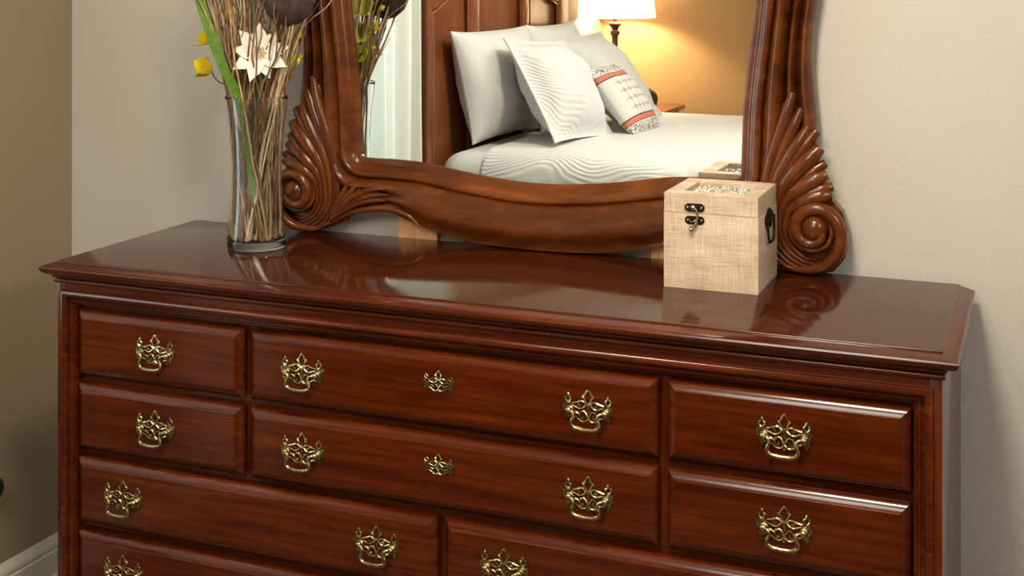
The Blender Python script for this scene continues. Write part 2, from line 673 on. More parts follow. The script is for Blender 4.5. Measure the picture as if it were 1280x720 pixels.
part(MB().box(XL - 0.03, XL + 0.03, WY0 - 0.08, WY1 + 0.08, WZ0 - 0.045, WZ0 - 0.02, 0.004), 'window_sill', M['trim'], win)


def baseboard(name, axis, at, a0, a1, sgn):
    # profile (distance from wall, height)
    prof = [(0, 0), (0.028, 0), (0.028, 0.008), (0.024, 0.020), (0.014, 0.028), (0.014, 0.079), (0.011, 0.082), (0.013, 0.088), (0.011, 0.100), (0.005, 0.108), (0.004, 0.112), (0, 0.112)]
    rings = []
    for s in (a0, a1):
        rings.append([((s, at - sgn * d, z) if axis == 'x' else (at + sgn * d, s, z)) for d, z in prof])
    struct(MB().loft(rings, True, True, True), name, M['trim'], 30)


baseboard('baseboard_back', 'x', YB, XL, XR, 1)
baseboard('baseboard_front', 'x', YF, XL, XR, -1)
baseboard('baseboard_left', 'y', XL, YF, YB, 1)
baseboard('baseboard_right', 'y', XR, YF, YB, -1)

# ================================================================== DRESSER
DR = thing('dresser', 'long glossy dark red mahogany dresser with brass pulls standing against the beige wall', 'dresser', (0, -0.23, 0))
H = 0.84
YFt = -0.4712
ZT = 0.8625


def rect3(o, z, back=0.0):
    """left-front-right mitred path of the top at inset o"""
    return [(-H + o, back, z), (-H + o, YFt + o, z), (H - o, YFt + o, z), (H - o, back, z)]


prof = [(0.055, 0.826), (0.0225, 0.829), (0.018, 0.832), (0.0165, 0.8360), (0.0085, 0.8385), (0.0035, 0.8425), (0.0008, 0.8465), (0.0, 0.850), (0.0012, 0.8528), (0.0045, 0.8545), (0.012, 0.8568), (0.020, 0.8590), (0.0238, 0.8600), (0.0245, 0.8618), (0.0262, 0.8625)]
part(MB().loft([rect3(o, z) for o, z in prof[:-3]] + [rect3(0.0240, 0.8598), rect3(0.040, 0.8590)], True, True, True), 'top_edge_molding', M['mahogany'], DR, 25)
part(MB().loft([rect3(o, z) for o, z in [(0.0236, 0.8588)] + prof[-3:]], True, True, True), 'dresser_top', M['mahogany_top'], DR, 25)
prof = [(0.026, 0.8285), (0.0215, 0.8280), (0.0198, 0.8262), (0.0195, 0.8240), (0.0202, 0.8218), (0.0225, 0.8200), (0.028, 0.8195)]
part(MB().loft([rect3(o, z) for o, z in prof], True, True, True), 'bead_molding', M['mahogany'], DR, 50)

CX = 0.8155          # carcass half width
CY = -0.4465         # carcass front
FX, FZ = 0.8041, 0.8075
DZ0, PITCH, DH = 0.7700, 0.1413, 0.1255
ZBOT = DZ0 - 3 * PITCH - DH
Zb = ZBOT - 0.045
part(MB().box(CX - 0.02, CX, CY, 0, Zb, 0.8285, 0.002), 'side_panel', M['mahogany_upright'], DR)
part(MB().box(-CX, -CX + 0.02, CY, 0, Zb, 0.8285, 0.002), 'side_panel', M['mahogany_upright'], DR)
part(MB().box(-CX + 0.02, CX - 0.02, CY + 0.0005, CY + 0.03, FZ, 0.8285), 'frieze', M['mahogany'], DR)
part(MB().box(-CX + 0.02, CX - 0.02, -0.014, -0.004, Zb, 0.8285), 'back_panel', M['inner_dark'], DR)
FY = -0.4240         # drawer divider plane
# outer stiles left of / right of the framing bead
for s in (-1, 1):
    xs = sorted((s * FX, s * (CX - 0.02)))
    part(MB().box(xs[0] - 0.0, xs[1] + 0.0, CY, CY + 0.03, Zb, FZ), 'corner_stile', M['mahogany_upright'], DR)
# framing bead round the drawer field: (distance inwards, y)
fprof = [(-0.0005, CY + 0.004), (0.0, CY - 0.002), (0.0012, CY - 0.0055), (0.004, CY - 0.008), (0.0075, CY - 0.0085), (0.011, CY - 0.007), (0.0132, CY - 0.004), (0.0138, CY + 0.001), (0.0145, CY + 0.0035), (0.0185, CY + 0.0035), (0.0192, CY + 0.0015), (0.0225, CY + 0.0015), (0.0242, CY + 0.004), (0.0248, CY + 0.0085), (0.0285, CY + 0.0085), (0.0292, CY + 0.0222), (0.034, CY + 0.0226)]
rings = [[(-FX + d, y, Zb + 0.0), (-FX + d, y, FZ - d), (FX - d, y, FZ - d), (FX - d, y, Zb)] for d, y in fprof]
part(MB().loft(rings, False), 'framing_molding', M['mahogany'], DR, 40)
# dividers: rails and uprights behind the drawer gaps
part(MB().box(-0.776, 0.776, FY, FY + 0.03, DZ0 - 0.004, DZ0 + 0.012), 'drawer_rail', M['mahogany'], DR)
for r in range(1, 5):
    z = DZ0 - PITCH * r
    part(MB().box(-0.776, 0.776, FY, FY + 0.03, z - 0.006, z + (PITCH - DH) + 0.006), 'drawer_rail', M['mahogany'], DR)
part(MB().box(-0.776, 0.776, FY - 0.012, FY + 0.03, Zb, ZBOT - 0.006), 'drawer_rail', M['mahogany'], DR)
for s in (-1, 1):
    x = s * 0.3898
    part(MB().box(x - 0.0095, x + 0.0095, FY - 0.0006, FY + 0.03, DZ0 - PITCH - DH - 0.004, DZ0 + 0.004), 'drawer_divider', M['mahogany_upright'], DR)
part(MB().box(-0.010, 0.010, FY - 0.0006, FY + 0.03, ZBOT, DZ0 - 2 * PITCH + 0.004), 'drawer_divider', M['mahogany_upright'], DR)
# plinth with bracket feet
pl = [(-CX - 0.012, 0), (-CX - 0.012, Zb + 0.012), (CX + 0.012, Zb + 0.012), (CX + 0.012, 0), (CX - 0.10, 0), (CX - 0.14, 0.05), (CX - 0.20, 0.075), (-CX + 0.20, 0.075), (-CX + 0.14, 0.05), (-CX + 0.10, 0)]
part(MB().prism(pl, CY - 0.012, CY + 0.012), 'plinth', M['mahogany'], DR)
for s in (-1, 1):
    xs = sorted((s * (CX - 0.012), s * (CX + 0.012)))
    part(MB().box(xs[0], xs[1], CY + 0.012, -0.002, 0, Zb + 0.012), 'plinth_side', M['mahogany'], DR)


# ---- brass pulls -------------------------------------------------------------
def V2(pts, y=0.0):
    return [(x, y, z) for x, z in pts]


def ring_path(pts, per=5):
    pts = list(pts) + [pts[0]]
    return catmull(V2(pts), per)


def plate_mesh(scale=1.0, bail=True):
    """pierced willow backplate, 87 x 66 mm, front towards -y, drawn in x,z about its centre"""
    b = MB()
    r = 0.0018
    sq = dict(n=6)

    def wire(pts, rad=r, per=4, y=-0.0012):
        b.tube([(p.x, y, p.z) for p in catmull(V2(pts), per)], rad, **sq)
    for s in (-1, 1):
        # solid wing with scalloped edge
        wing = [(0.0435, 0.0075), (0.0395, 0.0105), (0.034, 0.0095), (0.029, 0.0105), (0.0255, 0.007), (0.0275, 0.0025), (0.0255, -0.003), (0.0285, -0.008), (0.0275, -0.0135), (0.0315, -0.0125), (0.0345, -0.0185), (0.0375, -0.0125), (0.0395, -0.012), (0.0385, -0.006), (0.0425, -0.002)]
        poly = [(s * x, z) for x, z in wing]
        if s < 0:
            poly = poly[::-1]
        b.prism(poly, -0.0026, 0.0)
        # spade ring above the wing
        wire([(s * 0.0345, 0.0095), (s * 0.0375, 0.0125), (s * 0.0395, 0.0165), (s * 0.0365, 0.0195), (s * 0.0345, 0.0245), (s * 0.0325, 0.0195), (s * 0.0295, 0.0165), (s * 0.0315, 0.0125), (s * 0.0345, 0.0095)], per=3)
        # upper scroll from centre diamond to the wing
        wire([(s * 0.0035, 0.0085), (s * 0.0075, 0.0125), (s * 0.0125, 0.0135), (s * 0.0165, 0.0105), (s * 0.0145, 0.0065), (s * 0.0105, 0.0080)])
        wire([(s * 0.0150, 0.0125), (s * 0.0200, 0.0105), (s * 0.0270, 0.0090)])
        wire([(s * 0.0035, 0.0085), (s * 0.0085, 0.0035), (s * 0.0145, 0.0015), (s * 0.0205, 0.0035), (s * 0.0270, 0.0055)])
        # lower hearts
        wire([(0.0, -0.0135), (s * 0.0035, -0.0065), (s * 0.0075, -0.0025), (s * 0.0125, -0.0045), (s * 0.0145, -0.0095), (s * 0.0120, -0.0145), (s * 0.0080, -0.0130), (s * 0.0085, -0.0095)])
        wire([(s * 0.0145, -0.0085), (s * 0.0200, -0.0055), (s * 0.0265, -0.0060)])
        wire([(0.0, -0.0135), (s * 0.0045, -0.0180), (s * 0.0100, -0.0190), (s * 0.0155, -0.0165), (s * 0.0205, -0.0125), (s * 0.0275, -0.0105)])
    # centre diamond
    wire([(0.0, 0.0085), (0.0045, 0.0135), (0.0065, 0.0195), (0.0095, 0.0215), (0.0050, 0.0250), (0.0, 0.0335), (-0.0050, 0.0250), (-0.0095, 0.0215), (-0.0065, 0.0195), (-0.0045, 0.0135), (0.0, 0.0085)], per=3, rad=0.0019)
    wire([(0.0, 0.0085), (0.0, 0.002), (0.0, -0.004)])
    wire([(0.0, -0.0135), (0.0018, -0.0185), (0.0, -0.0215), (-0.0018, -0.0185), (0.0, -0.0135)], per=3)
    b.v = [(x * scale, y, z * scale) for x, y, z in b.v]
    return b


PLATE = plate_mesh().mesh('backplate', M['brass'], 40)
KEYPLATE = plate_mesh(0.66).mesh('keyhole_plate', M['brass'], 40)
bl = MB()
pts = [(-0.0290, -0.006, 0.0), (-0.0275, -0.0125, 0.0012), (-0.0225, -0.0150, -0.0005), (-0.0205, -0.0160, -0.0070), (-0.0235, -0.0165, -0.0150), (-0.0225, -0.0165, -0.0210), (-0.0150, -0.0165, -0.0250), (0.0, -0.0165, -0.0262)]
pts = pts + [(-x, y, z) for x, y, z in pts[-2::-1]]
cp = catmull(pts, 6)
n_ = len(cp) - 1
bl.tube(cp, [lerp(0.0024, 0.0038, math.sin(PI * i / n_) ** 1.5) for i in range(n_ + 1)], n=10)
BAIL = bl.mesh('bail', M['brass'], 60)
po = MB()
po.tube([(0, 0, 0), (0, -0.004, 0), (0, -0.0055, 0), (0, -0.0095, 0), (0, -0.0125, 0), (0, -0.0138, 0)], [0.0070, 0.0066, 0.0048, 0.0062, 0.0050, 0.0018], n=12)
POST = po.mesh('post', M['brass'], 60)


def drawer(cx, w_, row, pulls, key=False):
    x0, x1 = cx - w_ / 2, cx + w_ / 2
    z1 = DZ0 - PITCH * row
    z0 = z1 - DH
    yo, yi = -0.4368, -0.4480
    pr = [(0.004, FY + 0.001), (0.0, yo + 0.006), (0.0, yo + 0.0005), (0.0006, yo - 0.0010), (0.0025, yo - 0.0035), (0.0055, yo - 0.0062), (0.0095, yo - 0.0086), (0.0142, yo - 0.0103), (0.0146, yi + 0.0004), (0.0150, yi)]
    ctr = Vector((cx, FY, (z0 + z1) / 2))
    rings = [[(x0 + o, y, z0 + o), (x1 - o, y, z0 + o), (x1 - o, y, z1 - o), (x0 + o, y, z1 - o)] for o, y in pr]
    mb = shift(MB().loft(rings, True, True, True), ctr)
    d = mb.build('drawer', M['mahogany'], DR, 22, ctr - Vector(DR.location))

    def sub(me, name, x, y, z):
        o = bpy.data.objects.new(name, me)
        COL.objects.link(o)
        o.parent = d
        o.location = (x - ctr.x, y - ctr.y, z - ctr.z)
        return o
    zc = ctr.z + 0.0005
    for px in pulls:
        sub(PLATE, 'backplate', px, yi, zc)
        sub(BAIL, 'bail', px, yi, zc - 0.001)
        for s in (-1, 1):
            sub(POST, 'post', px + s * 0.0302, yi, zc - 0.001)
    if key:
        sub(KEYPLATE, 'keyhole_plate', -0.0006, yi, ctr.z + 0.0125)
    return d


WD, g = 0.77, 0.0157
wA = 0.3724
wB = 2 * (WD - wA - g)
for row in (0, 1):
    drawer(-WD + wA / 2, wA, row, [-0.5850])
    drawer(0, wB, row, [-0.2685, 0.2674], True)
    drawer(WD - wA / 2, wA, row, [0.5845])
wG = WD - g / 2
for row in (2, 3):
    for s in (-1, 1):
        c = s * (g / 2 + wG / 2)
        drawer(c, wG, row, [c - 0.2695, c + 0.2695])

# wooden posts behind the dresser that carry the mirror
MX = 0.017

# ================================================================== MIRROR
MR = thing('dresser_mirror', 'large mirror in a carved mahogany scroll frame standing on the dresser top', 'mirror', (MX, 0, ZT))
GY = -0.006
ZTOP = 1.98


def mpt(s, X, y, z):
    return (MX + s * X, y, z)


# glass edge (local half, from bottom centre to top centre)
G_ = [(0.0, 0.991), (0.03, 0.9915), (0.065, 0.9935), (0.13, 1.0000), (0.20, 1.0100), (0.26, 1.0190), (0.325, 1.0225), (0.375, 1.0225), (0.398, 1.0240), (0.4085, 1.034), (0.4100, 1.055), (0.4115, 1.10), (0.414, 1.16), (0.421, 1.23), (0.431, 1.31), (0.440, 1.39), (0.452, 1.50), (0.455, 1.60), (0.440, 1.70), (0.385, 1.79), (0.28, 1.85), (0.15, 1.885), (0.0, 1.90)]
O_ = [(0.0, 0.8640), (0.045, 0.8645), (0.10, 0.8665), (0.15, 0.8720), (0.205, 0.8815), (0.245, 0.8905), (0.275, 0.900), (0.300, 0.9085), (0.330, 0.9165), (0.365, 0.9180), (0.400, 0.9125), (0.440, 0.897), (0.475, 0.885), (0.505, 0.93), (0.528, 1.00), (0.545, 1.09), (0.549, 1.135), (0.5465, 1.165), (0.5425, 1.21), (0.5400, 1.25), (0.5420, 1.31), (0.550, 1.37), (0.565, 1.46), (0.578, 1.56), (0.575, 1.68), (0.535, 1.80), (0.44, 1.90), (0.30, 1.965), (0.15, 1.99), (0.0, 2.03)]


def half_curve(pts):
    return [Vector((p.x, p.y)) for p in [Vector((q.x, q.y)) for q in catmull([(x, z, 0) for x, z in pts], 8)]]


GC = half_curve(G_)
OC = half_curve(O_)


def offset_curve(C, d):
    out = []
    for i, p in enumerate(C):
        t = C[min(i + 1, len(C) - 1)] - C[max(i - 1, 0)]
        if i == 0 or i == len(C) - 1:
            t = Vector((1 if i == 0 else -1, 0))
        t.normalize()
        nrm = Vector((t.y, -t.x))       # outwards for bottom-centre -> right -> top
        out.append(p + nrm * d)
    return out


def full(C):
    """right half then left half as one closed ring (index 0 bottom centre)"""
    return [(p.x, p.y) for p in C] + [(-p.x, p.y) for p in C[-2:0:-1]]


# inner molding: swept round the glass
iprof = [(-0.004, GY), (-0.004, GY - 0.004), (0.001, GY - 0.0065), (0.006, GY - 0.0072), (0.010, GY - 0.009), (0.0145, GY - 0.0135), (0.0180, GY - 0.0195), (0.0195, GY - 0.0225), (0.0205, GY - 0.0275), (0.0240, GY - 0.0315), (0.0285, GY - 0.0320), (0.0325, GY - 0.0295), (0.0350, GY - 0.0250), (0.0362, GY - 0.018), (0.0370, GY - 0.004), (0.036, GY + 0.006)]
# corner needs a soft radius when offset outwards: fine, outward offset of a convex inner corner opens
rings = [[(MX + x, y, z) for x, z in full(offset_curve(GC, d))] for d, y in iprof]
part(MB().loft(rings, True), 'inner_molding', M['frame_wood'], MR, 60)

# frame body: matched stations between inner (offset) curve and outer curve
IC = offset_curve(GC, 0.034)


def resample(C, ts):
    L = [0]
    for i in range(1, len(C)):
        L.append(L[-1] + (C[i] - C[i - 1]).length)
    out = []
    k = 0
    for t in ts:
        s = t
        while k < len(L) - 2 and L[k + 1] < s:
            k += 1
        while k > 0 and L[k] > s:
            k -= 1
        f = (s - L[k]) / max(L[k + 1] - L[k], 1e-9)
        out.append(C[k].lerp(C[k + 1], min(max(f, 0), 1)))
    return out, L[-1]


def arclen_at(C, pred):
    L = 0
    for i in range(1, len(C)):
        L += (C[i] - C[i - 1]).length
        if pred(C[i]):
            return L
    return L


_, LI = resample(IC, [0])
_, LO = resample(OC, [0])
# anchors: (arc on inner, arc on outer)
anch = [(0, 0),
        (arclen_at(IC, lambda p: p.x > 0.26), arclen_at(OC, lambda p: p.x > 0.262)),
        (arclen_at(IC, lambda p: p.x > 0.36), arclen_at(OC, lambda p: p.x > 0.385)),
        (arclen_at(IC, lambda p: p.y > 1.03 and p.x > 0.4), arclen_at(OC, lambda p: p.x > 0.474)),
        (arclen_at(IC, lambda p: p.y > 1.12), arclen_at(OC, lambda p: p.y > 1.12 and p.x > 0.5)),
        (arclen_at(IC, lambda p: p.y > 1.50), arclen_at(OC, lambda p: p.y > 1.52)),
        (LI, LO)]
nst = 26
tI, tO = [], []
for (a0, b0), (a1, b1) in zip(anch[:-1], anch[1:]):
    for k in range(nst):
        tI.append(lerp(a0, a1, k / nst))
        tO.append(lerp(b0, b1, k / nst))
tI.append(LI)
tO.append(LO)
Is, _ = resample(IC, tI)
Os, _ = resample(OC, tO)
FR0 = -0.018


def rail_h(s):
    if s > 0.985:
        return lerp(0.018, -0.006, (s - 0.985) / 0.015)
    return 0.012 + 0.030 * math.sin(PI * min(s * 0.60 + 0.20, 1.0)) ** 1.1 * (1 - smoothstep(0.55, 1.0, s) * 0.55) - 0.008 * (1 - smoothstep(0, 0.05, s))


def stile_h(s):
    # wide convex band, groove, ridge, groove, outer rounded band
    def bandf(a, b_, base, hgt, p=0.7):
        if a <= s <= b_:
            return base + hgt * math.sin(PI * (s - a) / (b_ - a)) ** p
        return None
    for q in ((0.0, 0.42, 0.004, 0.034, 0.75), (0.44, 0.65, 0.004, 0.029, 0.75), (0.68, 1.0, 0.000, 0.027, 0.6)):
        r_ = bandf(*q)
        if r_ is not None:
            return r_
    return 0.002


K = 54
ringsF = []
for j in range(K + 1):
    s = j / K
    ring = []
    for i, (a, b_) in enumerate(zip(Is, Os)):
        f = smoothstep(0.9, 2.6, i / nst)             # rail -> stile
        hgt = lerp(rail_h(s), stile_h(s), f)
        p = a.lerp(b_, s)
        ring.append((p.x, FR0 + 0.008 - hgt, p.y))
    ringsF.append(ring)
# back edge of the frame
ringsF.append([(p.x, -0.004, p.y) for p in Os])
ringsF.append([(p.x, 0.004, p.y) for p in Os])
ringsF.append([(p.x, 0.004, p.y) for p in Is])
fb = MB()
rr = [[(MX + x, y, z) for x, y, z in r] + [(MX - x, y, z) for x, y, z in r[-2:0:-1]] for r in ringsF]
fb.loft(rr, True)
part(fb, 'frame_body', M['frame_wood'], MR, 50)

# glass, with its backing board
gp = full(offset_curve(GC, 0.003))
part(MB().prism([(MX + x, z) for x, z in gp], GY, GY + 0.004), 'mirror_glass', M['mirror'], MR, 0)
part(MB().prism([(MX + x, z) for x, z in full(offset_curve(GC, 0.018))], GY + 0.0045, GY + 0.010), 'backing_board', M['raw_wood'], MR, 0)

EX, EZ = 0.549, 0.950


def strand(s, pts2, rad, y, name='carved_leaf', n=10, squash=0.85, per=6, material='frame_upright'):
    """carved strand along local (X,z) points; y may be a list of control values"""
    if not hasattr(y, '__len__'):
        y = [y] * len(pts2)
    cp_ = catmull([(x, yy, z) for (x, z), yy in zip(pts2, y)], per)
    m_ = len(cp_) - 1
    if hasattr(rad, '__len__'):
        q = []
        for i in range(m_ + 1):
            t = i / m_ * (len(rad) - 1)
            k = min(int(t), len(rad) - 2)
            q.append(lerp(rad[k], rad[k + 1], t - k))
        rad = q
    b_ = MB().tube([mpt(s, p.x, p.y, p.z) for p in cp_], rad, n=n, squash=squash, squash_dir=(0, 1, 0))
    return part(b_, name, M[material], MR, 60)


for s in (1, -1):
    # solid foot behind the scroll and the fan
    foot = [(0.440, 0.890), (0.475, 0.8755), (0.510, 0.8660), (0.549, 0.8632), (0.580, 0.8720), (0.597, 0.893), (0.6045, 0.920), (0.6045, 0.950), (0.596, 0.980), (0.578, 1.000), (0.570, 1.015), (0.560, 1.040), (0.554, 1.060), (0.548, 1.085), (0.542, 1.12), (0.532, 1.135), (0.505, 1.135), (0.475, 1.08), (0.452, 1.02), (0.442, 0.95)]
    fp = [(MX + s * x, z) for x, z in foot]
    part(MB().prism(fp if s > 0 else fp[::-1], -0.024, 0.002), 'scroll_block', M['frame_wood'], MR, 30)
    # scroll: tapering band wound into the eye
    sp, sr = [], []
    A0, A1 = -128, 345
    keys = [(-128, 0.0930, 0.0050), (-105, 0.0800, 0.0075), (-70, 0.0655, 0.0108), (-30, 0.0520, 0.0118), (0, 0.0450, 0.0118), (45, 0.0405, 0.0122), (90, 0.0390, 0.0125), (135, 0.0362, 0.0124), (180, 0.0340, 0.0118), (225, 0.0312, 0.0104), (270, 0.0245, 0.0092), (315, 0.0180, 0.0080), (345, 0.0130, 0.0060)]
    for i in range(91):
        a = lerp(A0, A1, i / 90)
        for (a0, r0, t0), (a1, r1, t1) in zip(keys[:-1], keys[1:]):
            if a0 <= a <= a1:
                f = (a - a0) / (a1 - a0)
                R_, tr_ = lerp(r0, r1, f), lerp(t0, t1, f)
        yy = -0.032 - 0.014 * smoothstep(-128, -40, a) - 0.004 * smoothstep(180, 400, a)
        sp.append(mpt(s, EX + R_ * math.cos(math.radians(a)), yy, EZ + R_ * math.sin(math.radians(a))))
        sr.append(tr_)
    sc = part(MB().tube(sp, sr, n=14, squash=1.15, squash_dir=(0, 1, 0)), 'scroll', M['frame_wood'], MR, 60)
    ey = MB().ball((0, 0, 0), (0.0245, 0.020, 0.0245), 24, 12)
    ey.v = [(x + MX + s * (EX - 0.001), y - 0.042, z + EZ + 0.0015) for x, y, z in ey.v]
    part(ey, 'scroll_eye', M['frame_wood'], sc, 60)
    kp = [(140, 0.0500, 0.0030), (180, 0.0480, 0.0040), (225, 0.0432, 0.0048), (270, 0.0385, 0.0052), (315, 0.0335, 0.0052), (360, 0.0292, 0.0048), (405, 0.0272, 0.0042), (450, 0.0245, 0.0030), (480, 0.0225, 0.0015)]
    ip, ir = [], []
    for (a0, r0, t0), (a1, r1, t1) in zip(kp[:-1], kp[1:]):
        for q in range(6):
            f = q / 6
            a = math.radians(lerp(a0, a1, f))
            ip.append(mpt(s, EX + lerp(r0, r1, f) * math.cos(a), -0.041, EZ + lerp(r0, r1, f) * math.sin(a)))
            ir.append(lerp(t0, t1, f))
    part(MB().tube(ip, ir, n=10, squash=1.1, squash_dir=(0, 1, 0)), 'inner_curl', M['frame_wood'], sc, 60)
    # fan of carved leaves that wraps the scroll and opens upwards
    tips = [(0.5780, 1.0140), (0.5800, 1.0290), (0.5690, 1.0520), (0.5670, 1.0710), (0.5590, 1.0990), (0.5510, 1.1290), (0.5360, 1.1360), (0.5225, 1.1690), (0.5070, 1.1980), (0.4950, 1.1790)]
    trad = [0.0150, 0.0135, 0.0160, 0.0135, 0.0170, 0.0150, 0.0130, 0.0120, 0.0112, 0.0100]
    J = len(tips) - 1
    for j, (tx, tz) in enumerate(tips):
        f = j / J
        rl = lerp(0.0545, 0.1035, f)
        rb = lerp(0.0600, 0.0870, f)
        pts = []
        # underside of the scroll, round its inner side
        for a in (-88 - 6 * (1 - f), -110, -135, -158, -178):
            u = (a + 90) / -90
            R_ = lerp(rb, rl, max(0, min(1, u)) ** 0.8)
            pts.append((EX + R_ * math.cos(math.radians(a)), max(EZ + R_ * math.sin(math.radians(a)), 0.8685)))
        p0 = Vector((EX - rl, EZ + 0.004))
        p1 = Vector((tx, tz))
        ang = math.radians(lerp(4, 84, f ** 0.8))
        L = (p1 - p0).length
        m0 = Vector((-0.02, 1)) * L * 1.15
        m1 = Vector((math.cos(ang), math.sin(ang))) * L * 1.0
        for t in (0.22, 0.42, 0.62, 0.82, 1.0):
            h00 = 2 * t ** 3 - 3 * t * t + 1
            h10 = t ** 3 - 2 * t * t + t
            h01 = -2 * t ** 3 + 3 * t * t
            h11 = t ** 3 - t * t
            q = p0 * h00 + m0 * h10 + p1 * h01 + m1 * h11
            pts.append((q.x, q.y))
        tr_ = trad[j]
        yo_ = -0.0035 if j % 2 == 0 else 0.0
        y_ = [v_ + yo_ for v_ in (-0.028, -0.030, -0.033, -0.036, -0.038, -0.039, -0.040, -0.040, -0.038, -0.034)]
        strand(s, pts, [0.0020, 0.0028, 0.0034, 0.0040, 0.0045, 0.0050, lerp(0.005, tr_, 0.45), lerp(0.005, tr_, 0.85), tr_, tr_ * 0.95, tr_ * 0.55], y_, squash=0.90)
    # sprig of pointed leaves along the rail
    by = -0.046
    spr = [([(0.462, 0.897), (0.4554, 0.9135), (0.4353, 0.9467), (0.4124, 0.9816)], 0.0050),
           ([(0.460, 0.895), (0.4525, 0.912), (0.4219, 0.9476), (0.3888, 0.9822)], 0.0052),
           ([(0.459, 0.893), (0.4506, 0.9105), (0.4181, 0.9395), (0.3878, 0.9664)], 0.0055),
           ([(0.462, 0.893), (0.4544, 0.9052), (0.4180, 0.9385), (0.384, 0.9590), (0.3512, 0.9690), (0.3304, 0.969)], 0.0058),
           ([(0.463, 0.892), (0.4564, 0.9033), (0.4029, 0.9368), (0.3646, 0.9533), (0.3168, 0.9583)], 0.0060),
           ([(0.463, 0.890), (0.4564, 0.9007), (0.4029, 0.9308), (0.3653, 0.9429), (0.328, 0.9457)], 0.0055),
           ([(0.4857, 0.8800), (0.4657, 0.8892), (0.4323, 0.9081), (0.399, 0.9204), (0.3519, 0.9276), (0.3174, 0.9262), (0.2842, 0.9176), (0.2686, 0.9067), (0.255, 0.8938)], 0.0078)]
    for pts, r_ in spr:
        k = len(pts)
        ys = [by - 0.004 * math.sin(PI * i / (k - 1)) for i in range(k)]
        if r_ > 0.007:
            ys = [-0.036] * k
            strand(s, pts, [0.002, 0.006, r_, r_, r_, r_, 0.006, 0.004, 0.002], ys, material='frame_wood')
        else:
            ys = [-0.040, -0.044, -0.047, -0.048, -0.047, -0.045][:k - 1] + [-0.046]
            strand(s, pts, [0.0018, 0.0030, r_ * 0.85, r_ * 1.15, r_ * 1.15, 0.0008], ys, material='frame_wood')

# the two raw wood supports that carry the mirror from behind the dresser
for x0, x1 in ((-0.309, -0.2185), (0.243, 0.333)):
    part(MB().box(x0, x1, 0.0045, 0.0225, 0.30, 1.25, 0.001), 'support_post', M['raw_wood'], MR, 30, label='unfinished pale wood support post behind the frame')

# ================================================================== BOX
BX0, BX1, BY0, BY1 = 0.3290, 0.4970, -0.2150, -0.0430
BZ0 = ZT
BH = 0.1680
bcx, bcy = (BX0 + BX1) / 2, (BY0 + BY1) / 2
BOX = thing('keepsake_box', 'small square whitewashed wooden box with metal clasp on the right of the dresser top', 'box', (bcx, bcy, BZ0))
LZ = BZ0 + BH - 0.0345
part(MB().box(BX0, BX1, BY0, BY1, BZ0, LZ - 0.0008, 0.0012), 'box_body', M['box_wood'], BOX)
lid = MB()
e = 0.0008
zt = BZ0 + BH
ix, iy = 0.0295, 0.0290
lid_o = [(BX0 + e, BY0 + e), (BX1 - e, BY0 + e), (BX1 - e, BY1 - e), (BX0 + e, BY1 - e)]
lid_i = [(BX0 + ix, BY0 + iy), (BX1 - ix, BY0 + iy), (BX1 - ix, BY1 - iy), (BX0 + ix, BY1 - iy)]
c1 = 0.0010


def ins(poly, d):
    sx = [1, -1, -1, 1]
    sy = [1, 1, -1, -1]
    return [(x + a * d, y + b_ * d) for (x, y), a, b_ in zip(poly, sx, sy)]


lid.loft([[(x, y, LZ) for x, y in lid_o], [(x, y, zt - c1) for x, y in lid_o], [(x, y, zt) for x, y in ins(lid_o, c1)], [(x, y, zt) for x, y in ins(lid_i, -0.001)], [(x, y, zt - 0.001) for x, y in lid_i], [(x, y, zt - 0.010) for x, y in lid_i]], True, True, True)
lid_obj = part(lid, 'box_lid', M['box_wood'], BOX, 20)
# inset of pressed silvery pieces
mo = MB()
rnd = random.Random(3)
nx, ny = 13, 13
X0, X1, Y0, Y1 = BX0 + ix, BX1 - ix, BY0 + iy, BY1 - iy
for i in range(nx):
    for j in range(ny):
        cx_ = lerp(X0, X1, (i + 0.5) / nx) + rnd.uniform(-.0015, .0015)
        cy_ = lerp(Y0, Y1, (j + 0.5) / ny) + rnd.uniform(-.0015, .0015)
        r_ = rnd.uniform(0.0028, 0.0045)
        h_ = rnd.uniform(0.0012, 0.0036)
        k = rnd.choice((4, 5, 6))
        a0 = rnd.uniform(0, 6)
        low = [(min(max(cx_ + r_ * math.cos(a0 + 2 * PI * q / k), X0), X1), min(max(cy_ + r_ * math.sin(a0 + 2 * PI * q / k), Y0), Y1), zt - 0.0101) for q in range(k)]
        tx, ty = rnd.uniform(-.25, .25), rnd.uniform(-.25, .25)
        hi = [(lerp(cx_, x, 0.6), lerp(cy_, y, 0.6), zt - 0.010 + h_ + (x - cx_) * tx + (y - cy_) * ty) for x, y, z in low]
        mo.loft([low, hi], True, False, True)
mo_o = part(mo, 'mosaic_inlay', M['mosaic'], lid_obj, 0)
mo_o['kind'] = 'stuff'
mo_o['label'] = 'silvery pressed mosaic inlay'

# clasp on the front
CXF = 0.3885 - 0.0035


def stadium(cx_, cz_, hw, hh, n=8):
    p = []
    for i in range(n + 1):
        a = -PI / 2 + PI * i / n
        p.append((cx_ + hw - hh + hh * math.cos(a), cz_ + hh * math.sin(a)))
    for i in range(n + 1):
        a = PI / 2 + PI * i / n
        p.append((cx_ - hw + hh + hh * math.cos(a), cz_ + hh * math.sin(a)))
    return p


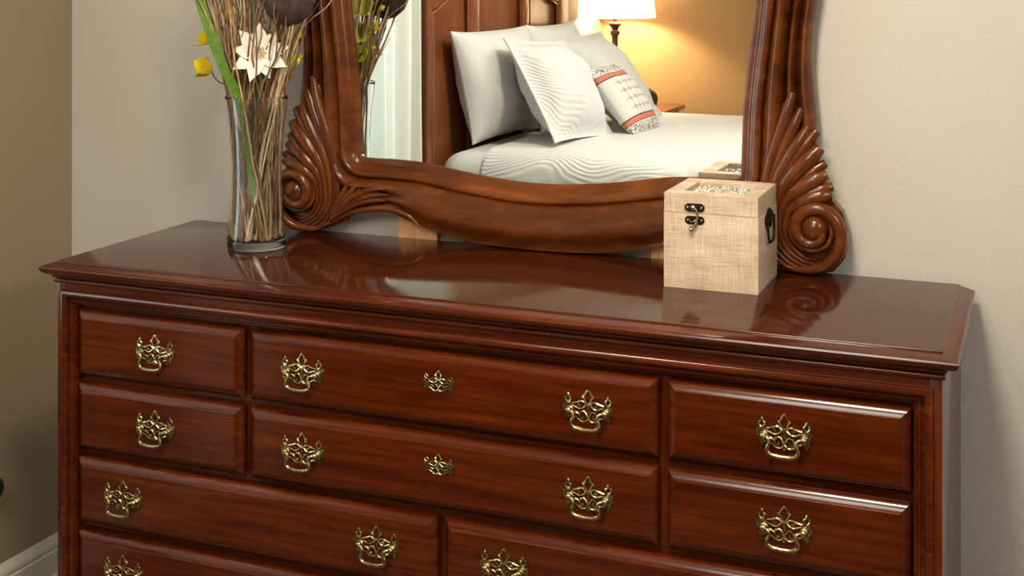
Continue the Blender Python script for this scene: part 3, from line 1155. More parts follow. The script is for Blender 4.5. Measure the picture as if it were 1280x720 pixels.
zc1, zc2 = LZ + 0.0100, LZ - 0.0120
cl1 = part(MB().prism(stadium(CXF, zc1, 0.0178, 0.0074), BY0 - 0.0012, BY0 + 0.0006), 'clasp_plate', M['antique'], BOX, 30)
cl2 = part(MB().prism(stadium(CXF, zc2, 0.0178, 0.0074), BY0 - 0.0012, BY0 + 0.0006), 'clasp_plate', M['antique'], BOX, 30)
for cl, zc in ((cl1, zc1), (cl2, zc2)):
    for sx in (-1, 1):
        bb = MB().tube([(CXF + sx * 0.0125, BY0 - 0.0009, zc), (CXF + sx * 0.0125, BY0 - 0.0026, zc), (CXF + sx * 0.0125, BY0 - 0.0032, zc)], [0.0026, 0.0022, 0.0005], n=10)
        part(bb, 'screw', M['brass'], cl, 50)
hk = [(CXF - 0.0025, -0.0035, zc1 + 0.001), (CXF + 0.0015, -0.0042, zc1 - 0.001), (CXF + 0.0050, -0.0048, zc1 - 0.007), (CXF + 0.0058, -0.0052, zc2 + 0.002), (CXF + 0.0035, -0.0056, zc2 - 0.006), (CXF - 0.0015, -0.0062, zc2 - 0.012), (CXF - 0.0040, -0.0070, zc2 - 0.0145)]
hp = catmull([(x, BY0 + y, z) for x, y, z in hk], 5)
hook = MB().tube(hp, [lerp(0.0033, 0.0022, min(i / 8, 1)) for i in range(len(hp))], n=8)
hook.ball((CXF - 0.0045, BY0 - 0.0072, zc2 - 0.0150), 0.0045, 12, 8)
hook.ball((CXF - 0.0025, BY0 - 0.0036, zc1 + 0.001), (0.0045, 0.0026, 0.0045), 12, 8)
part(hook, 'clasp_hook', M['brass'], BOX, 60)
st = MB().tube(catmull([(CXF - 0.0095, BY0 - 0.0012, zc2 + 0.001), (CXF - 0.0050, BY0 - 0.0060, zc2 - 0.0015), (CXF + 0.0005, BY0 - 0.0068, zc2 - 0.001), (CXF + 0.0035, BY0 - 0.0035, zc2 + 0.0025), (CXF + 0.0030, BY0 - 0.0010, zc2 + 0.0015)], 4), 0.0013, n=8)
part(st, 'clasp_eye', M['brass'], BOX, 60)
# carrying handle on the right side (and its twin on the left)
for sx, xf in ((1, BX1), (-1, BX0)):
    hyc, hz = bcy + 0.004, BZ0 + 0.115
    pl_ = [(-0.034, 0.008), (-0.020, 0.015), (-0.008, 0.0205), (0.008, 0.0205), (0.020, 0.015), (0.034, 0.008), (0.036, -0.003), (0.026, -0.006), (0.022, -0.015), (-0.022, -0.015), (-0.026, -0.006), (-0.036, -0.003)]
    vs = [(xf + sx * d, hyc + a, hz + b_) for d in (0.0, 0.0016) for a, b_ in pl_]
    n_ = len(pl_)
    fs = [tuple(range(n_)), tuple(range(n_, 2 * n_))] + [(i, (i + 1) % n_, n_ + (i + 1) % n_, n_ + i) for i in range(n_)]
    hb = MB().add(vs, fs)
    hh = part(hb, 'handle_plate', M['antique'], BOX, 30)
    hg = MB().tube([(xf + sx * 0.0035, hyc - 0.033, hz + 0.002), (xf + sx * 0.0035, hyc + 0.033, hz + 0.002)], 0.0034, n=10)
    part(hg, 'handle_hinge', M['antique'], hh, 50)
    lp = catmull([(xf + sx * 0.0042, hyc - 0.027, hz + 0.001), (xf + sx * 0.0050, hyc - 0.027, hz - 0.022), (xf + sx * 0.0055, hyc - 0.018, hz - 0.036), (xf + sx * 0.0058, hyc, hz - 0.0385), (xf + sx * 0.0055, hyc + 0.018, hz - 0.036), (xf + sx * 0.0050, hyc + 0.027, hz - 0.022), (xf + sx * 0.0042, hyc + 0.027, hz + 0.001)], 5)
    part(MB().tube(lp, 0.0024, n=8), 'handle_loop', M['antique'], BOX, 60)

# ================================================================== VASE
VX, VY = -0.5290, -0.194
VH = 0.3055
vout = [(0.0, 0.0), (0.052, 0.0), (0.0580, 0.0018), (0.0597, 0.006), (0.0595, 0.014), (0.0575, 0.035), (0.0545, 0.065), (0.0520, 0.100), (0.0508, 0.135), (0.0510, 0.165), (0.0527, 0.205), (0.0560, 0.245), (0.0605, 0.280), (0.0638, 0.3055)]
vin = [(0.0622, 0.3055), (0.0588, 0.280), (0.0543, 0.245), (0.0510, 0.205), (0.0493, 0.165), (0.0491, 0.135), (0.0502, 0.100), (0.0525, 0.065), (0.0550, 0.035), (0.0558, 0.022), (0.050, 0.0165), (0.020, 0.0155), (0.0, 0.0155)]


def dense(pr, per=3):
    return [(max(p.x, 0.0005), p.y) for p in catmull([(a, b_, 0) for a, b_ in pr], per)]


vb = MB().lathe(dense(vout)[:-1] + [(0.0638, 0.3055), (0.0634, 0.3062), (0.0626, 0.3062)] + dense(vin), 56, (0, 0, 0))
VASE = vb.build('vase', M['vase_glass'], None, 50, (VX, VY, ZT))
tag(VASE, 'tall clear flared glass vase on the left of the dresser top', 'vase')


def inner_r(z):
    pr = vin[::-1]
    for (r0, z0), (r1, z1) in zip(pr[:-1], pr[1:]):
        if z0 <= z <= z1 and z1 > z0:
            return lerp(r0, r1, (z - z0) / (z1 - z0))
    return vin[0][0]


rnd = random.Random(21)


def stem_path(a0, r0, a1, r1, top, lean, wob=0.006, nseg=14, bend=0.0):
    """from the vase floor to the rim and on above it; stays inside the glass"""
    P = []
    p0 = Vector((r0 * math.cos(a0), r0 * math.sin(a0), 0.0185))
    p1 = Vector((r1 * math.cos(a1), r1 * math.sin(a1), VH))
    ph = rnd.uniform(0, 6)
    ph2 = rnd.uniform(0, 6)
    d1 = (p1 - p0) / (VH - 0.0185)
    for i in range(nseg + 1):
        z = lerp(0.0185, top, i / nseg)
        if z <= VH:
            q = p0.lerp(p1, (z - 0.0185) / (VH - 0.0185))
            k = math.sin(PI * (z - 0.0185) / VH)
        else:
            h = z - VH
            q = p1 + d1 * h + Vector((lean[0], lean[1], 0)) * h + Vector((math.cos(a1), math.sin(a1), 0)) * bend * h * h
            k = 0.5 + 5 * h
        q = q + Vector((math.sin(z * 31 + ph), math.sin(z * 27 + ph2), 0)) * wob * k
        lim = inner_r(z) - 0.0045 if z < VH + 0.002 else 9
        rr_ = math.hypot(q.x, q.y)
        if rr_ > lim:
            q.x *= lim / rr_
            q.y *= lim / rr_
        P.append(Vector((VX + q.x, VY + q.y, ZT + z)))
    return P


def stem(name, label, cat, group, path, r0, r1, m_, n=6, extra=None):
    base = path[0].copy()
    mb = MB().tube([p - base for p in path], [lerp(r0, r1, i / (len(path) - 1)) for i in range(len(path))], n=n)
    if extra:
        for pth, ra, rb in extra:
            mb.tube([Vector(p) - base for p in pth], [lerp(ra, rb, i / (len(pth) - 1)) for i in range(len(pth))], n=5)
    o = mb.build(name, m_, None, 60, base)
    tag(o, label, cat, group)
    return o


kinds = [('dried_twig', 'thin dark brown dried twig in the bunch in the glass vase', 'twig', 'brown twigs in the vase', 'twig', 54, 0.0024, 0.0011),
         ('dried_stalk', 'grey brown dried stalk in the bunch in the glass vase', 'stalk', 'grey brown stalks in the vase', 'twig_grey', 30, 0.0025, 0.0012),
         ('tan_reed', 'straight tan reed in the bunch in the glass vase', 'reed', 'tan reeds in the vase', 'twig_tan', 36, 0.0022, 0.0012),
         ('bleached_reed', 'pale cream bleached reed in the bunch in the glass vase', 'reed', 'pale reeds in the vase', 'twig_pale', 26, 0.0027, 0.0013)]
FC = Vector((VX + 0.0290, VY - 0.032, 1.2570))     # centre of the white flower
fdir = Vector((0.50, -0.85, 0.16)).normalized()
front_count = [0]


def hides_flower(path):
    for p in path[7:]:
        d = p - FC
        if abs(d.z) < 0.055 and d.dot(fdir) > -0.004:
            side = d - fdir * d.dot(fdir)
            if side.length < 0.045:
                return True
    return False


for name, label, cat, grp, mk, cnt, r0, r1 in kinds:
    made = 0
    while made < cnt:
        a0 = rnd.uniform(0, 2 * PI)
        rr0 = 0.051 * math.sqrt(rnd.uniform(0.12, 1))
        a1 = a0 + rnd.choice((-1, 1)) * rnd.uniform(0.3, 1.9)
        rr1 = 0.057 * math.sqrt(rnd.uniform(0.15, 1))
        top_ = VH + rnd.uniform(0.22, 0.46)
        pth = stem_path(a0, rr0, a1, rr1, top_, (math.cos(a1) * 0.10 + rnd.uniform(-0.09, 0.14), math.sin(a1) * 0.08 + rnd.uniform(-0.10, 0.10)), wob=0.0025 if 'reed' in name else 0.006)
        if hides_flower(pth):
            if front_count[0] >= 9:
                continue
            front_count[0] += 1
        made += 1
        ex = []
        if name != 'tan_reed' and rnd.random() < 0.55:
            k = rnd.randint(8, 11)
            p = pth[k]
            dv = (pth[k + 1] - pth[k]).normalized()
            sd = Vector((rnd.uniform(-1, 1), rnd.uniform(-0.7, 0.4), 0.2)).normalized()
            L = rnd.uniform(0.05, 0.12)
            ex.append(([p + dv * L * t + sd * L * 0.55 * t * (1 - 0.3 * t) for t in (0, .25, .5, .75, 1)], r1 * 1.0, 0.0005))
        stem(name, label, cat, grp, pth, r0, r1, M[mk], extra=ex)


def rel(pts):
    return [Vector(p) for p in pts]


# one loose reed that curls out to the right
pth = stem_path(2.2, 0.03, 0.2, 0.05, VH + 0.13, (0.1, 0.05), 0.002, 12)
e_ = pth[-1]
pth += [e_ + Vector(v) for v in ((0.030, 0.0, 0.030), (0.060, 0.0, 0.050), (0.078, 0.0, 0.075), (0.080, 0.0, 0.110), (0.068, 0.0, 0.15))]
stem('curled_reed', 'thin tan reed curling out to the right over the mirror frame', 'reed', None, catmull(pth, 2), 0.0018, 0.0010, M['twig_tan'])


def ribbon(path, widths, wdir, thick=0.0008, fold=0.15):
    """flat leaf with a shallow keel"""
    mb = MB()
    rings = []
    W = Vector(wdir).normalized()
    for i, p in enumerate(path):
        t = (path[min(i + 1, len(path) - 1)] - path[max(i - 1, 0)]).normalized()
        a = (W - t * W.dot(t)).normalized()
        nn = t.cross(a)
        w_ = widths[i]
        rings.append([p + a * w_ + nn * w_ * fold, p + nn * thick * 0.5, p - a * w_ + nn * w_ * fold, p - a * w_ * 0.98 + nn * (w_ * fold - thick), p - nn * thick, p + a * w_ * 0.98 + nn * (w_ * fold - thick)])
    mb.loft(rings, True, True, True)
    return mb


# broad green blade on the left front
bp = [Vector(p) for p in ((VX + 0.018, VY - 0.022, ZT + 0.022), (VX + 0.015, VY - 0.034, ZT + 0.10), (VX + 0.008, VY - 0.041, ZT + 0.20), (VX - 0.004, VY - 0.053, ZT + 0.30), (VX - 0.024, VY - 0.075, ZT + 0.36), (VX - 0.045, VY - 0.090, ZT + 0.43), (VX - 0.064, VY - 0.102, ZT + 0.50), (VX - 0.078, VY - 0.110, ZT + 0.56))]
bp = catmull(bp, 3)
wid = [lerp(0.0050, 0.0100, min(1, i / 14)) for i in range(len(bp))]
wid[-1] = 0.003
bl_ = ribbon([p - bp[0] for p in bp], wid, (0.84, 0.54, 0), fold=-0.12).build('grass_blade', M['blade'], None, 40, bp[0])
tag(bl_, 'broad bright green grass blade leaning left out of the glass vase', 'leaf')
bp = [Vector(p) for p in ((VX + 0.004, VY + 0.005, ZT + 0.03), (VX + 0.002, VY + 0.006, ZT + 0.20), (VX - 0.006, VY + 0.008, ZT + 0.32), (VX - 0.010, VY + 0.010, ZT + 0.42), (VX - 0.018, VY + 0.010, ZT + 0.54))]
bp = catmull(bp, 3)
bl_ = ribbon([p - bp[0] for p in bp], [0.003 + 0.004 * min(1, i / 8) for i in range(len(bp))], (0.93, 0.37, 0)).build('grass_blade', M['blade_dark'], None, 40, bp[0])
tag(bl_, 'narrow dark green blade behind the white flower', 'leaf')


def petal_mesh(L, W_, cup=0.2, pointed=True, n=7, curl=0.15):
    """petal along +x in its own frame, facing +z"""
    mb = MB()
    rings = []
    for i in range(n + 1):
        t = i / n
        wv_ = W_ * (math.sin(PI * min(t * 0.78 + 0.08, 1)) ** 0.8) * (1 - t ** 3 if pointed else 1 - t ** 7 * 0.9)
        wv_ = max(wv_, 0.0004)
        x = L * t
        z = cup * L * t * t - curl * L * t ** 4
        k = 0.25 * wv_
        rings.append([(x, -wv_, z + k), (x, 0, z), (x, wv_, z + k), (x, wv_, z + k - 0.0009), (x, 0, z - 0.0011), (x, -wv_, z + k - 0.0009)])
    mb.loft(rings, True, True, True)
    return mb


def orient(d, roll=0.0):
    """matrix whose local z looks along d"""
    return Vector(d).to_track_quat('Z', 'Y').to_matrix().to_4x4() @ Matrix.Rotation(roll, 4, 'Z')


# white wooden flower facing the viewer
FL = thing('white_flower', 'large pale cream flower with pointed petals amid the twigs', 'flower', FC)
mp_ = petal_mesh(0.0610, 0.0185, 0.16, True, 8, 0.10)
pm = mp_.mesh('petal', M['petal'], 50)
for i in range(9):
    o = bpy.data.objects.new('petal', pm)
    COL.objects.link(o)
    o.parent = FL
    o.matrix_local = orient(fdir, 2 * PI * i / 9 + 0.2) @ Matrix.Rotation((-0.02 if i % 2 else -0.09), 4, 'Y') @ Matrix.Scale(1.0 - 0.10 * (i % 3 == 1), 4)
hb = MB()
for i in range(26):
    a = i * 2.4
    r_ = 0.0105 * math.sqrt((i + 0.5) / 26)
    hb.tube([(r_ * math.cos(a), r_ * math.sin(a), 0), (r_ * 1.2 * math.cos(a), r_ * 1.2 * math.sin(a), 0.006), (r_ * 1.35 * math.cos(a), r_ * 1.35 * math.sin(a), 0.0085)], [0.0016, 0.0016, 0.0008], n=5)
o = hb.build('flower_heart', M['petal_tan'], FL, 50)
o.matrix_local = orient(fdir)
sp_ = [Vector(p) - FC for p in ((VX + 0.004, VY - 0.002, ZT + 0.02), (VX + 0.006, VY - 0.004, ZT + 0.15), (VX + 0.010, VY - 0.004, ZT + 0.30), (VX + 0.014, VY - 0.004, 1.225))] + [fdir * -0.003]
MB().tube(catmull(sp_, 4), 0.0020, n=6).build('stem', M['twig_tan'], FL, 60)

# yellow blossoms, each on its own twig
pmY = petal_mesh(0.0230, 0.0092, 0.55, False, 6, 0.15).mesh('petal', M['yellow'], 50)
pmO = petal_mesh(0.0230, 0.0098, 0.45, False, 6, 0.15).mesh('petal', M['olive_leaf'], 50)


def bloom(name, label, pos, d, a1, npet=4, scale=1.0, pm_=pmY, stem_m='twig', group=None):
    pos = Vector(pos)
    F = thing(name, label, 'flower', pos, group)
    for i in range(npet):
        o = bpy.data.objects.new('petal', pm_)
        COL.objects.link(o)
        o.parent = F
        o.matrix_local = orient(d, 2 * PI * i / npet + 0.4) @ Matrix.Rotation(-0.45, 4, 'Y') @ Matrix.Scale(scale * (1 - 0.15 * (i % 2)), 4)
    r1 = 0.052
    rim = Vector((VX + r1 * math.cos(a1), VY + r1 * math.sin(a1), ZT + VH))
    bot = Vector((VX - 0.02 * math.cos(a1), VY - 0.02 * math.sin(a1), ZT + 0.02))
    mid = bot.lerp(rim, 0.55)
    mid.x = VX + (mid.x - VX) * 0.8
    mid.y = VY + (mid.y - VY) * 0.8
    ps = [bot - pos, mid - pos, rim - pos, (rim.lerp(pos, 0.6) - pos) + Vector((rim.x - VX, rim.y - VY, 0)) * 0.15, Vector((0, 0, 0))]
    MB().tube(catmull(ps, 4), 0.0017, n=6).build('stem', M[stem_m], F, 60)
    return F


bloom('yellow_blossom', 'bright yellow blossom low on the left of the green blade', (-0.6300, -0.205, 1.2165), (-0.9, -0.2, 0.35), PI * 1.02, 4, 1.75)
bloom('yellow_blossom', 'yellow bud half hidden behind the green blade', (-0.6420, -0.195, 1.2740), (-0.7, -0.3, 0.5), PI * 0.95, 3, 1.35)
bloom('yellow_blossom', 'small yellow blossom right of the green blade near the picture top', (-0.5990, -0.210, 1.3250), (0.5, -0.6, 0.7), PI * 1.1, 3, 1.3)
bloom('yellow_bud', 'lowest small yellow bud right of the white flower', (-0.4520, -0.165, 1.2510), (0.7, -0.3, -0.5), 0.25, 3, 0.55)
bloom('yellow_bud', 'small yellow bud just above the lowest one on the right', (-0.4440, -0.165, 1.2880), (0.5, -0.6, 0.6), 0.35, 3, 0.6)
bloom('yellow_bud', 'small yellow bud level with the dark pod on the right', (-0.4425, -0.160, 1.3020), (0.2, -0.8, 0.5), 0.5, 3, 0.5)
bloom('yellow_bud', 'topmost round yellow bud in front of the mirror frame', (-0.4280, -0.160, 1.3370), (0.3, -0.9, 0.3), 0.1, 4, 0.55)
bloom('olive_blossom', 'topmost yellow green blossom seen in the mirror', (-0.4730, -0.172, 1.3400), (0.2, 0.95, 0.2), 0.9, 5, 1.7, pmO)
bloom('olive_blossom', 'middle yellow green blossom seen in the mirror', (-0.4760, -0.170, 1.2830), (0.2, 0.95, 0.0), 0.8, 5, 1.55, pmO)
bloom('olive_blossom', 'lowest yellow green blossom seen in the mirror', (-0.4790, -0.168, 1.2330), (0.1, 0.95, 0.1), 1.0, 5, 1.4, pmO)

# dark dried seed pod hanging over the bunch, seen at the top of the picture
PC = Vector((-0.4400, -0.215, 1.3800))
PD = thing('seed_pod', 'large dark brown dried seed pod among the twigs near the top', 'seed pod', PC)
pr = [(0.001, -0.050), (0.016, -0.046), (0.030, -0.034), (0.039, -0.014), (0.041, 0.006), (0.036, 0.026), (0.026, 0.040), (0.012, 0.046), (0.001, 0.047)]
pb = MB().lathe(pr, 28)
pb.v = [(x * (1 + 0.06 * math.sin(7 * math.atan2(y, x))), y * (1 + 0.06 * math.sin(7 * math.atan2(y, x))), z) for x, y, z in pb.v]
pb.v = [(x * 1.38, y * 1.2, z * 1.38) for x, y, z in pb.v]
pb.build('pod_shell', M['pod'], PD, 60)
sp_ = [Vector((VX - 0.01, VY, ZT + 0.02)) - PC, Vector((VX + 0.02, VY - 0.004, ZT + 0.18)) - PC, Vector((VX + 0.044, VY - 0.010, ZT + VH)) - PC, Vector((0, 0, -0.066))]
MB().tube(catmull(sp_, 5), 0.0024, n=6).build('stem', M['twig'], PD, 60)

# ================================================================== LEFT EDGE: black round door stop on the left wall
DS = thing('door_stop', 'black round door stop sticking out of the left wall', 'door stop', (XL, -0.268, 0.306))
b_ = MB()
b_.tube([(0, 0, 0), (0.004, 0, 0), (0.006, 0, 0)], [0.020, 0.020, 0.015], n=20)
b_.tube([(0.004, 0, 0), (0.03, 0, 0)], 0.008, n=12)
b_.build('mount', M['black'], DS, 40)
k_ = MB().tube([(0.026, 0, 0), (0.030, 0, 0), (0.036, 0, 0), (0.046, 0, 0), (0.051, 0, 0), (0.053, 0, 0)], [0.014, 0.021, 0.0245, 0.0245, 0.019, 0.006], n=24)
k_.build('bumper', M['rubber'], DS, 40)

# ================================================================== BED (seen in the mirror)
def vy(y):
    """y of a thing from its depth behind the mirror plane"""
    return 2 * GY - y


BZ = 0.765
YN, YFAR = vy(1.85), vy(3.43)      # near and far side of the mattress
HN, HF = vy(1.795), vy(3.305)      # headboard ends
BED = thing('bed', 'mahogany panelled bed along the left wall, seen in the mirror', 'bed', (-0.10, (YN + YFAR) / 2, 0))
hx0, hx1 = XL + 0.012, -1.105
part(MB().box(hx0, hx1 - 0.018, HF, HN, 0.30, 1.53, 0.004), 'headboard_panel', M['bed_wood'], BED)
# stiles of the headboard (near end, two between, far end) and rails
us = [(1.795, 1.842), (2.180, 2.262), (2.725, 2.808), (3.180, 3.305)]
for a, b2 in us:
    part(MB().box(hx1 - 0.018, hx1, vy(b2), vy(a), 0.10 if a in (1.795, 3.180) else 0.40, 1.50, 0.004), 'headboard_stile', M['bed_wood'], BED)
part(MB().box(hx1 - 0.0178, hx1 - 0.0005, HF, HN, 1.495, 1.56, 0.004), 'headboard_rail', M['bed_wood'], BED)
part(MB().box(hx1 - 0.0178, hx1 - 0.0005, HF, HN, 0.42, 0.54, 0.004), 'headboard_rail', M['bed_wood'], BED)
part(MB().box(hx0 - 0.0, hx1 + 0.012, HF - 0.02, HN + 0.02, 1.56, 1.60, 0.008), 'headboard_cap', M['bed_wood'], BED)
# one arch runs over the three panels: low shoulders at the ends, high in the middle
def arch_z(yv):
    t = (yv - 1.842) / (3.180 - 1.842)
    k = min(t, 1 - t)
    return 1.282 + 0.055 * smoothstep(0, 0.16, k) ** 0.8 + 0.14 * smoothstep(0.10, 0.5, k)


for (a, b2) in ((1.842, 2.180), (2.262, 2.725), (2.808, 3.180)):
    arch = [(lerp(a, b2, i / 20), arch_z(lerp(a, b2, i / 20))) for i in range(21)]
    mb = MB()
    vs, fs = [], []
    for x in (hx1 - 0.0175, hx1 - 0.0008):
        for yv, zz in arch:
            vs.append((x, vy(yv), zz))
        for yv, zz in arch:
            vs.append((x, vy(yv), 1.50))
    n_ = len(arch)
    for i in range(n_ - 1):
        for off in (0, 2 * n_):
            fs.append((off + i, off + i + 1, off + n_ + i + 1, off + n_ + i))
        fs.append((i, i + 1, 2 * n_ + i + 1, 2 * n_ + i))
    part(mb.add(vs, fs), 'arched_spandrel', M['bed_wood'], BED, 40)
    aa, bb2 = a + 0.012, b2 - 0.012
    pth = [(hx1 - 0.006, vy(aa), 0.54)] + [(hx1 - 0.006, vy(lerp(aa, bb2, (yv - a) / (b2 - a))), zz - 0.010) for yv, zz in arch] + [(hx1 - 0.006, vy(bb2), 0.54)]
    part(MB().tube(pth, 0.007, n=8), 'panel_bead', M['bed_wood'], BED, 60)
part(MB().box(hx1, 0.88, YN - 0.02, YN + 0.006, 0.22, 0.42, 0.004), 'side_rail', M['bed_wood'], BED)
part(MB().box(hx1, 0.88, YFAR - 0.006, YFAR + 0.02, 0.22, 0.42, 0.004), 'side_rail', M['bed_wood'], BED)
part(MB().box(0.88, 0.915, YFAR - 0.02, YN + 0.02, 0.16, 0.46, 0.006), 'footboard', M['bed_wood'], BED)
for yy in (YN, YFAR):
    part(MB().box(0.87, 0.925, yy - 0.03, yy + 0.03, 0, 0.48, 0.006), 'bed_leg', M['bed_wood'], BED)


def soft_slab(x0, x1, y0, y1, z0, z1, rad, nx=10, m_=6):
    """box with big rounded top edges, as rings from the hem up and in"""
    rings = []

    def rect(o, z, rc):
        rc = max(rc, 0.004)
        pts = []
        for cx_, cy_, a0 in ((x1 - o - rc, y1 - o - rc, 0), (x0 + o + rc, y1 - o - rc, 90), (x0 + o + rc, y0 + o + rc, 180), (x1 - o - rc, y0 + o + rc, 270)):
            for i in range(nx + 1):
                a = math.radians(a0 + 90 * i / nx)
                pts.append((cx_ + rc * math.cos(a), cy_ + rc * math.sin(a), z))
        return pts
    rings.append(rect(0, z0, rad))
    rings.append(rect(0, z1 - rad, rad))
    for i in range(1, m_ + 1):
        a = PI / 2 * i / m_
        o = rad * (1 - math.cos(a))
        rings.append(rect(o, z1 - rad + rad * math.sin(a), max(rad - o, 0.01)))
    return MB().loft(rings, True, True, True)


part(soft_slab(hx1 + 0.004, 0.875, YFAR + 0.02, YN - 0.02, 0.38, BZ - 0.012, 0.07), 'mattress', M['linen'], BED, 50)
# fitted cover reaching the headboard, smooth; quilt from the pillows to the foot
cov = soft_slab(hx1 + 0.003, -0.70, YFAR, YN, 0.40, BZ - 0.004, 0.085)
o = cov.build('bed_sheet', M['linen'], None, 50)
tag(o, 'smooth white sheet over the head end of the mattress, seen in the mirror', 'sheet')


def quilt():
    x0, x1, y0, y1 = -0.910, 0.935, YFAR - 0.016, YN + 0.016
    nx_, ny_ = 110, 120
    drop = 0.34
    rad = 0.095
    Wt = (y1 - y0)
    Lp = Wt + 2 * drop
    rows = []
    for i in range(nx_ + 1):
        u = i / nx_
        x = lerp(x0, x1, u)
        row = []
        for j in range(ny_ + 1):
            t = lerp(-Lp / 2, Lp / 2, j / ny_)
            s_ = 1 if t > 0 else -1
            a = abs(t)
            flat = Wt / 2 - rad
            if a <= flat:
                yy, zz = a, 0.0
            elif a <= flat + rad * PI / 2:
                th_ = (a - flat) / rad
                yy, zz = flat + rad * math.sin(th_), -rad * (1 - math.cos(th_))
            else:
                yy, zz = Wt / 2, -rad - (a - flat - rad * PI / 2)
            puff = 0.010 * noise.noise((x * 2.2, t * 2.2, 3)) + 0.004 * noise.noise((x * 6, t * 6, 9))
            fx = 0.0
            row.append((x, (y0 + y1) / 2 + s_ * (yy + (0.004 * math.sin(x * 21) if a > flat + rad else 0)), BZ + 0.008 + zz + (puff + 0.012 * math.cos(PI * t / Wt) if a < flat + rad else 0)))
        rows.append(row)
    mb = MB().loft(rows, False)
    # thickness: second skin below
    mb.loft([[(x, y_, z - 0.010) for x, y_, z in r] for r in rows], False)
    n1 = nx_ + 1
    n2 = ny_ + 1
    off = n1 * n2
    for j in range(ny_):
        mb.f.append((j, j + 1, off + j + 1, off + j))
        k = nx_ * n2
        mb.f.append((k + j, k + j + 1, off + k + j + 1, off + k + j))
    return mb


o = quilt().build('quilt', M['quilt'], None, 60)
tag(o, 'white quilt embossed with flowing waves covering the bed, seen in the mirror', 'quilt')


def pillow(name, label, c, wv, hv, thick, m_, flange=0.0, n=22, group=None, ear=0.12, sag=0.0, seed=0):
    """cushion about c; wv, hv half-size vectors; rounded, with pulled corners"""
    c, wv, hv = Vector(c), Vector(wv), Vector(hv)
    nn = wv.cross(hv).normalized()
    mb = MB()
    uvs = []
    sides = []
    for side in (1, -1):
        rows = []
        for i in range(n + 1):
            u = lerp(-1, 1, i / n)
            row = []
            for j in range(n + 1):
                v = lerp(-1, 1, j / n)
                iu, iv = 1 - flange / wv.length, 1 - flange / hv.length
                ku, kv = min(abs(u) / iu, 1), min(abs(v) / iv, 1)
                bulge = max(0.0, (1 - ku ** 2.4)) ** 0.62 * max(0.0, (1 - kv ** 2.4)) ** 0.62
                pin = ear * 0.5
                uu = u * (1 - pin * (1 - abs(v) ** 3) * abs(u) ** 2 * 0.9)
                vv = v * (1 - pin * (1 - abs(u) ** 3) * abs(v) ** 2 * 0.9)
                wr = 0.10 * noise.noise((u * 1.7 + seed, v * 1.7, side)) + 0.045 * noise.noise((u * 4 + seed, v * 5, side))
                d = thick * (bulge * (1 + wr * 2.0)) + 0.0025
                p = wv * uu + hv * (vv - sag * bulge * 0.1) + nn * side * d
                row.append(p)
            rows.append(row)
        sides.append(rows)
    for rows in sides:
        mb.loft(rows, False)
    n1 = n + 1
    off = n1 * n1
    rim = [i * n1 for i in range(n1)] + [n * n1 + j for j in range(1, n1)] + [i * n1 + n for i in range(n - 1, -1, -1)] + [j for j in range(n - 1, 0, -1)]
    for k in range(len(rim)):
        a, b2 = rim[k], rim[(k + 1) % len(rim)]
        mb.f.append((a, b2, off + b2, off + a))
    o = mb.build(name, m_, None, 70, c)
    me = o.data
    uvl = me.uv_layers.new(name='UVMap')
    for lp_ in me.loops:
        idx = lp_.vertex_index % off
        uvl.data[lp_.index].uv = ((idx // n1) / n, (idx % n1) / n)
    tag(o, label, 'pillow', group)
    return o


pillow('bed_pillow', 'plain white pillow upright at the near end of the headboard', (-1.030, vy(2.310), 0.988), (0.020, -0.335, 0.0), (-0.030, 0.035, 0.212), 0.092, M['linen'], seed=1)
pillow('bed_pillow', 'plain white pillow at the far end of the headboard, mostly hidden', (-1.000, vy(2.880), 0.978), (0.0, -0.300, 0.0), (-0.035, 0.0, 0.222), 0.095, M['linen'], seed=5)
pillow('sham_pillow', 'wave quilted white square pillow leaning nearest the mirror', (-0.785, vy(2.315), 0.968), (0.031, -0.256, -0.016), (-0.123, -0.052, 0.186), 0.108, M['sham'], flange=0.03, seed=9)
pillow('sham_pillow', 'wave quilted white square pillow behind the striped cushion', (-0.800, vy(2.970), 0.962), (0.028, -0.250, 0.0), (-0.150, 0.0, 0.188), 0.090, M['sham'], flange=0.03, seed=13)
pillow('accent_cushion', 'small cushion with red stripes and ring print at the front of the pillows', (-0.630, vy(2.655), 0.897), (0.006, -0.165, -0.004), (-0.105, 0.0, 0.140), 0.062, M['accent'], seed=17)

# ================================================================== NIGHTSTAND, LAMP, CLOCK
NS = thing('nightstand', 'mahogany nightstand between the bed and the front wall, seen in the mirror', 'nightstand', (-0.94, vy(3.77), 0))
n0, n1_ = vy(4.02), vy(3.52)
part(MB().box(XL + 0.012, -0.735, n0, n1_, 0.728, 0.752, 0.005), 'table_top', M['bed_wood'], NS)
part(MB().box(XL + 0.03, -0.760, n0 + 0.02, n1_ - 0.02, 0.14, 0.727, 0.003), 'cabinet', M['bed_wood'], NS)
for k, (z0, z1) in enumerate(((0.16, 0.42), (0.44, 0.70))):
    d_ = part(MB().box(-0.760, -0.745, n0 + 0.035, n1_ - 0.035, z0, z1, 0.004), 'drawer', M['bed_wood'], NS)
    part(MB().ball((-0.733, (n0 + n1_) / 2, (z0 + z1) / 2), 0.013), 'knob', M['brass'], d_)
for xx in (XL + 0.055, -0.785):
    for yy in (n0 + 0.045, n1_ - 0.045):
        part(MB().box(xx - 0.022, xx + 0.022, yy - 0.022, yy + 0.022, 0, 0.14, 0.003), 'leg', M['bed_wood'], NS)

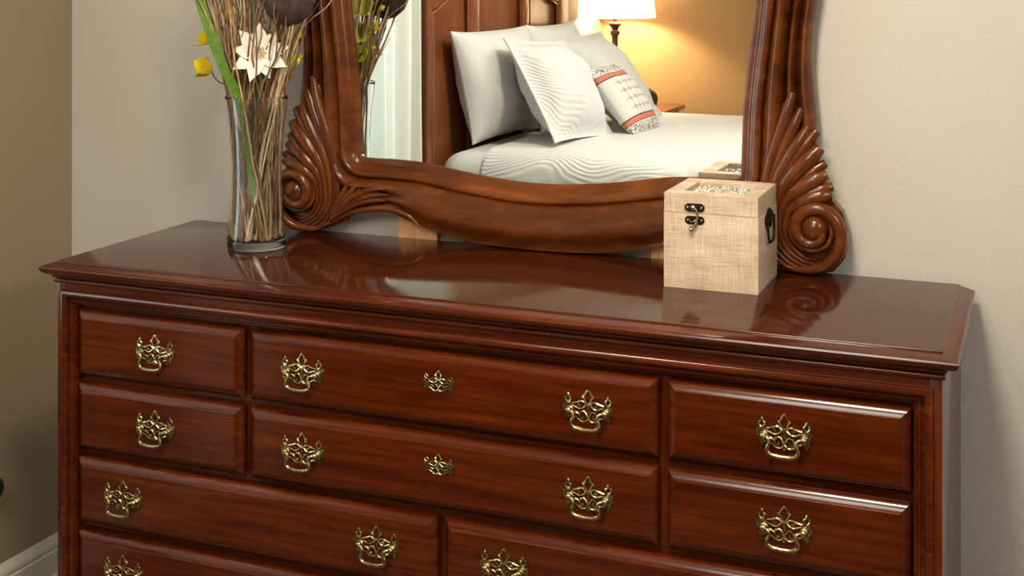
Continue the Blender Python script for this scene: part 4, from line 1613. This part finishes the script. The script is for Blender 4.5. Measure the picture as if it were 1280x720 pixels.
LX, LY, LZ0 = -1.035, vy(3.80), 0.752
LP = thing('table_lamp', 'bedside lamp with glowing cream drum shade and dark turned base', 'lamp', (LX, LY, LZ0))
lpz = [(0.001, 0), (0.085, 0.0), (0.085, 0.012), (0.060, 0.026), (0.026, 0.038), (0.018, 0.060), (0.030, 0.085), (0.036, 0.12), (0.028, 0.17), (0.016, 0.22), (0.014, 0.245), (0.026, 0.255), (0.026, 0.263), (0.015, 0.272), (0.015, 0.33), (0.017, 0.352), (0.024, 0.356), (0.024, 0.372), (0.015, 0.378), (0.020, 0.392), (0.028, 0.398), (0.034, 0.408), (0.032, 0.414), (0.012, 0.418), (0.008, 0.46), (0.008, 0.50), (0.001, 0.50)]
MB().lathe(lpz, 24).build('lamp_base', M['lamp_metal'], LP, 40)
sz0, sz1 = 0.440, 0.700
sh = MB().lathe([(0.203, sz0), (0.2035, sz0 + 0.001), (0.175, sz1), (0.1735, sz1), (0.2015, sz0), (0.203, sz0)], 48)
sho = sh.build('lamp_shade', M['shade'], LP, 60)
MB().lathe([(0.001, 0.50), (0.014, 0.502), (0.014, 0.52), (0.020, 0.535), (0.029, 0.560), (0.030, 0.580), (0.022, 0.60), (0.001, 0.61)], 20).build('bulb', M['bulb'], LP, 60)
lamp('bedside_glow', 'POINT', (LX, LY, LZ0 + 0.565), 84, (1.0, 0.75, 0.48), size=0.045)

CK = thing('alarm_clock', 'small black rounded clock on the nightstand behind the cushions', 'clock', (-0.815, vy(3.60), 0.752))
ck = MB().tube([(0, -0.02, 0.058), (0, 0.0, 0.058), (0, 0.03, 0.058)], [0.052, 0.055, 0.050], n=28)
ck.build('clock_case', M['black'], CK, 40)
fo = MB().box(-0.03, 0.03, -0.015, 0.02, 0, 0.012, 0.003)
fo.build('clock_foot', M['black'], CK, 40)

# ================================================================== CURTAIN
CU = thing('curtain', 'long white curtain beside the headboard, seen in the mirror', 'curtain', (XL + 0.095, vy(1.44), 0))
rows = []
NYc = 240
y0c, y1c = vy(1.695), vy(1.18)
for i in range(13):
    z = lerp(0.03, 2.20, i / 12)
    row = []
    for j in range(NYc + 1):
        t = j / NYc
        yy = lerp(y0c, y1c, t)
        ph = t * 2 * PI * 5.5 + 0.7 * math.sin(t * 9)
        amp = 0.024 * (0.85 + 0.25 * math.sin(t * 23))
        row.append((XL + 0.095 + amp * math.sin(ph) + 0.004 * math.sin(z * 3 + t * 20), yy + 0.008 * math.sin(ph * 0.5 + z), z))
    rows.append(row)
part(MB().loft(rows, False), 'curtain_panel', M['curtain_fabric'], CU, 70)
y1c = WY1 + 0.08
rod = MB().tube([(XL + 0.095, y0c - 0.06, 2.22), (XL + 0.095, y1c + 0.06, 2.22)], 0.011, n=12)
rod.ball((XL + 0.095, y0c - 0.075, 2.22), 0.022).ball((XL + 0.095, y1c + 0.075, 2.22), 0.022)
part(rod, 'curtain_rod', M['lamp_metal'], CU, 50)
for yy in (y0c - 0.03, y1c + 0.03):
    part(MB().box(XL, XL + 0.10, yy - 0.008, yy + 0.008, 2.195, 2.211, 0.002), 'rod_bracket', M['lamp_metal'], CU)

# ================================================================== CEILING LIGHT FIXTURE
CLF = thing('ceiling_light', 'round flush white ceiling light above the foot of the bed', 'ceiling light', (0.45, -1.45, ZC))
MB().lathe([(0.001, 0), (0.23, 0), (0.23, -0.012), (0.215, -0.016), (0.001, -0.016)], 40).build('canopy', M['trim'], CLF, 40)
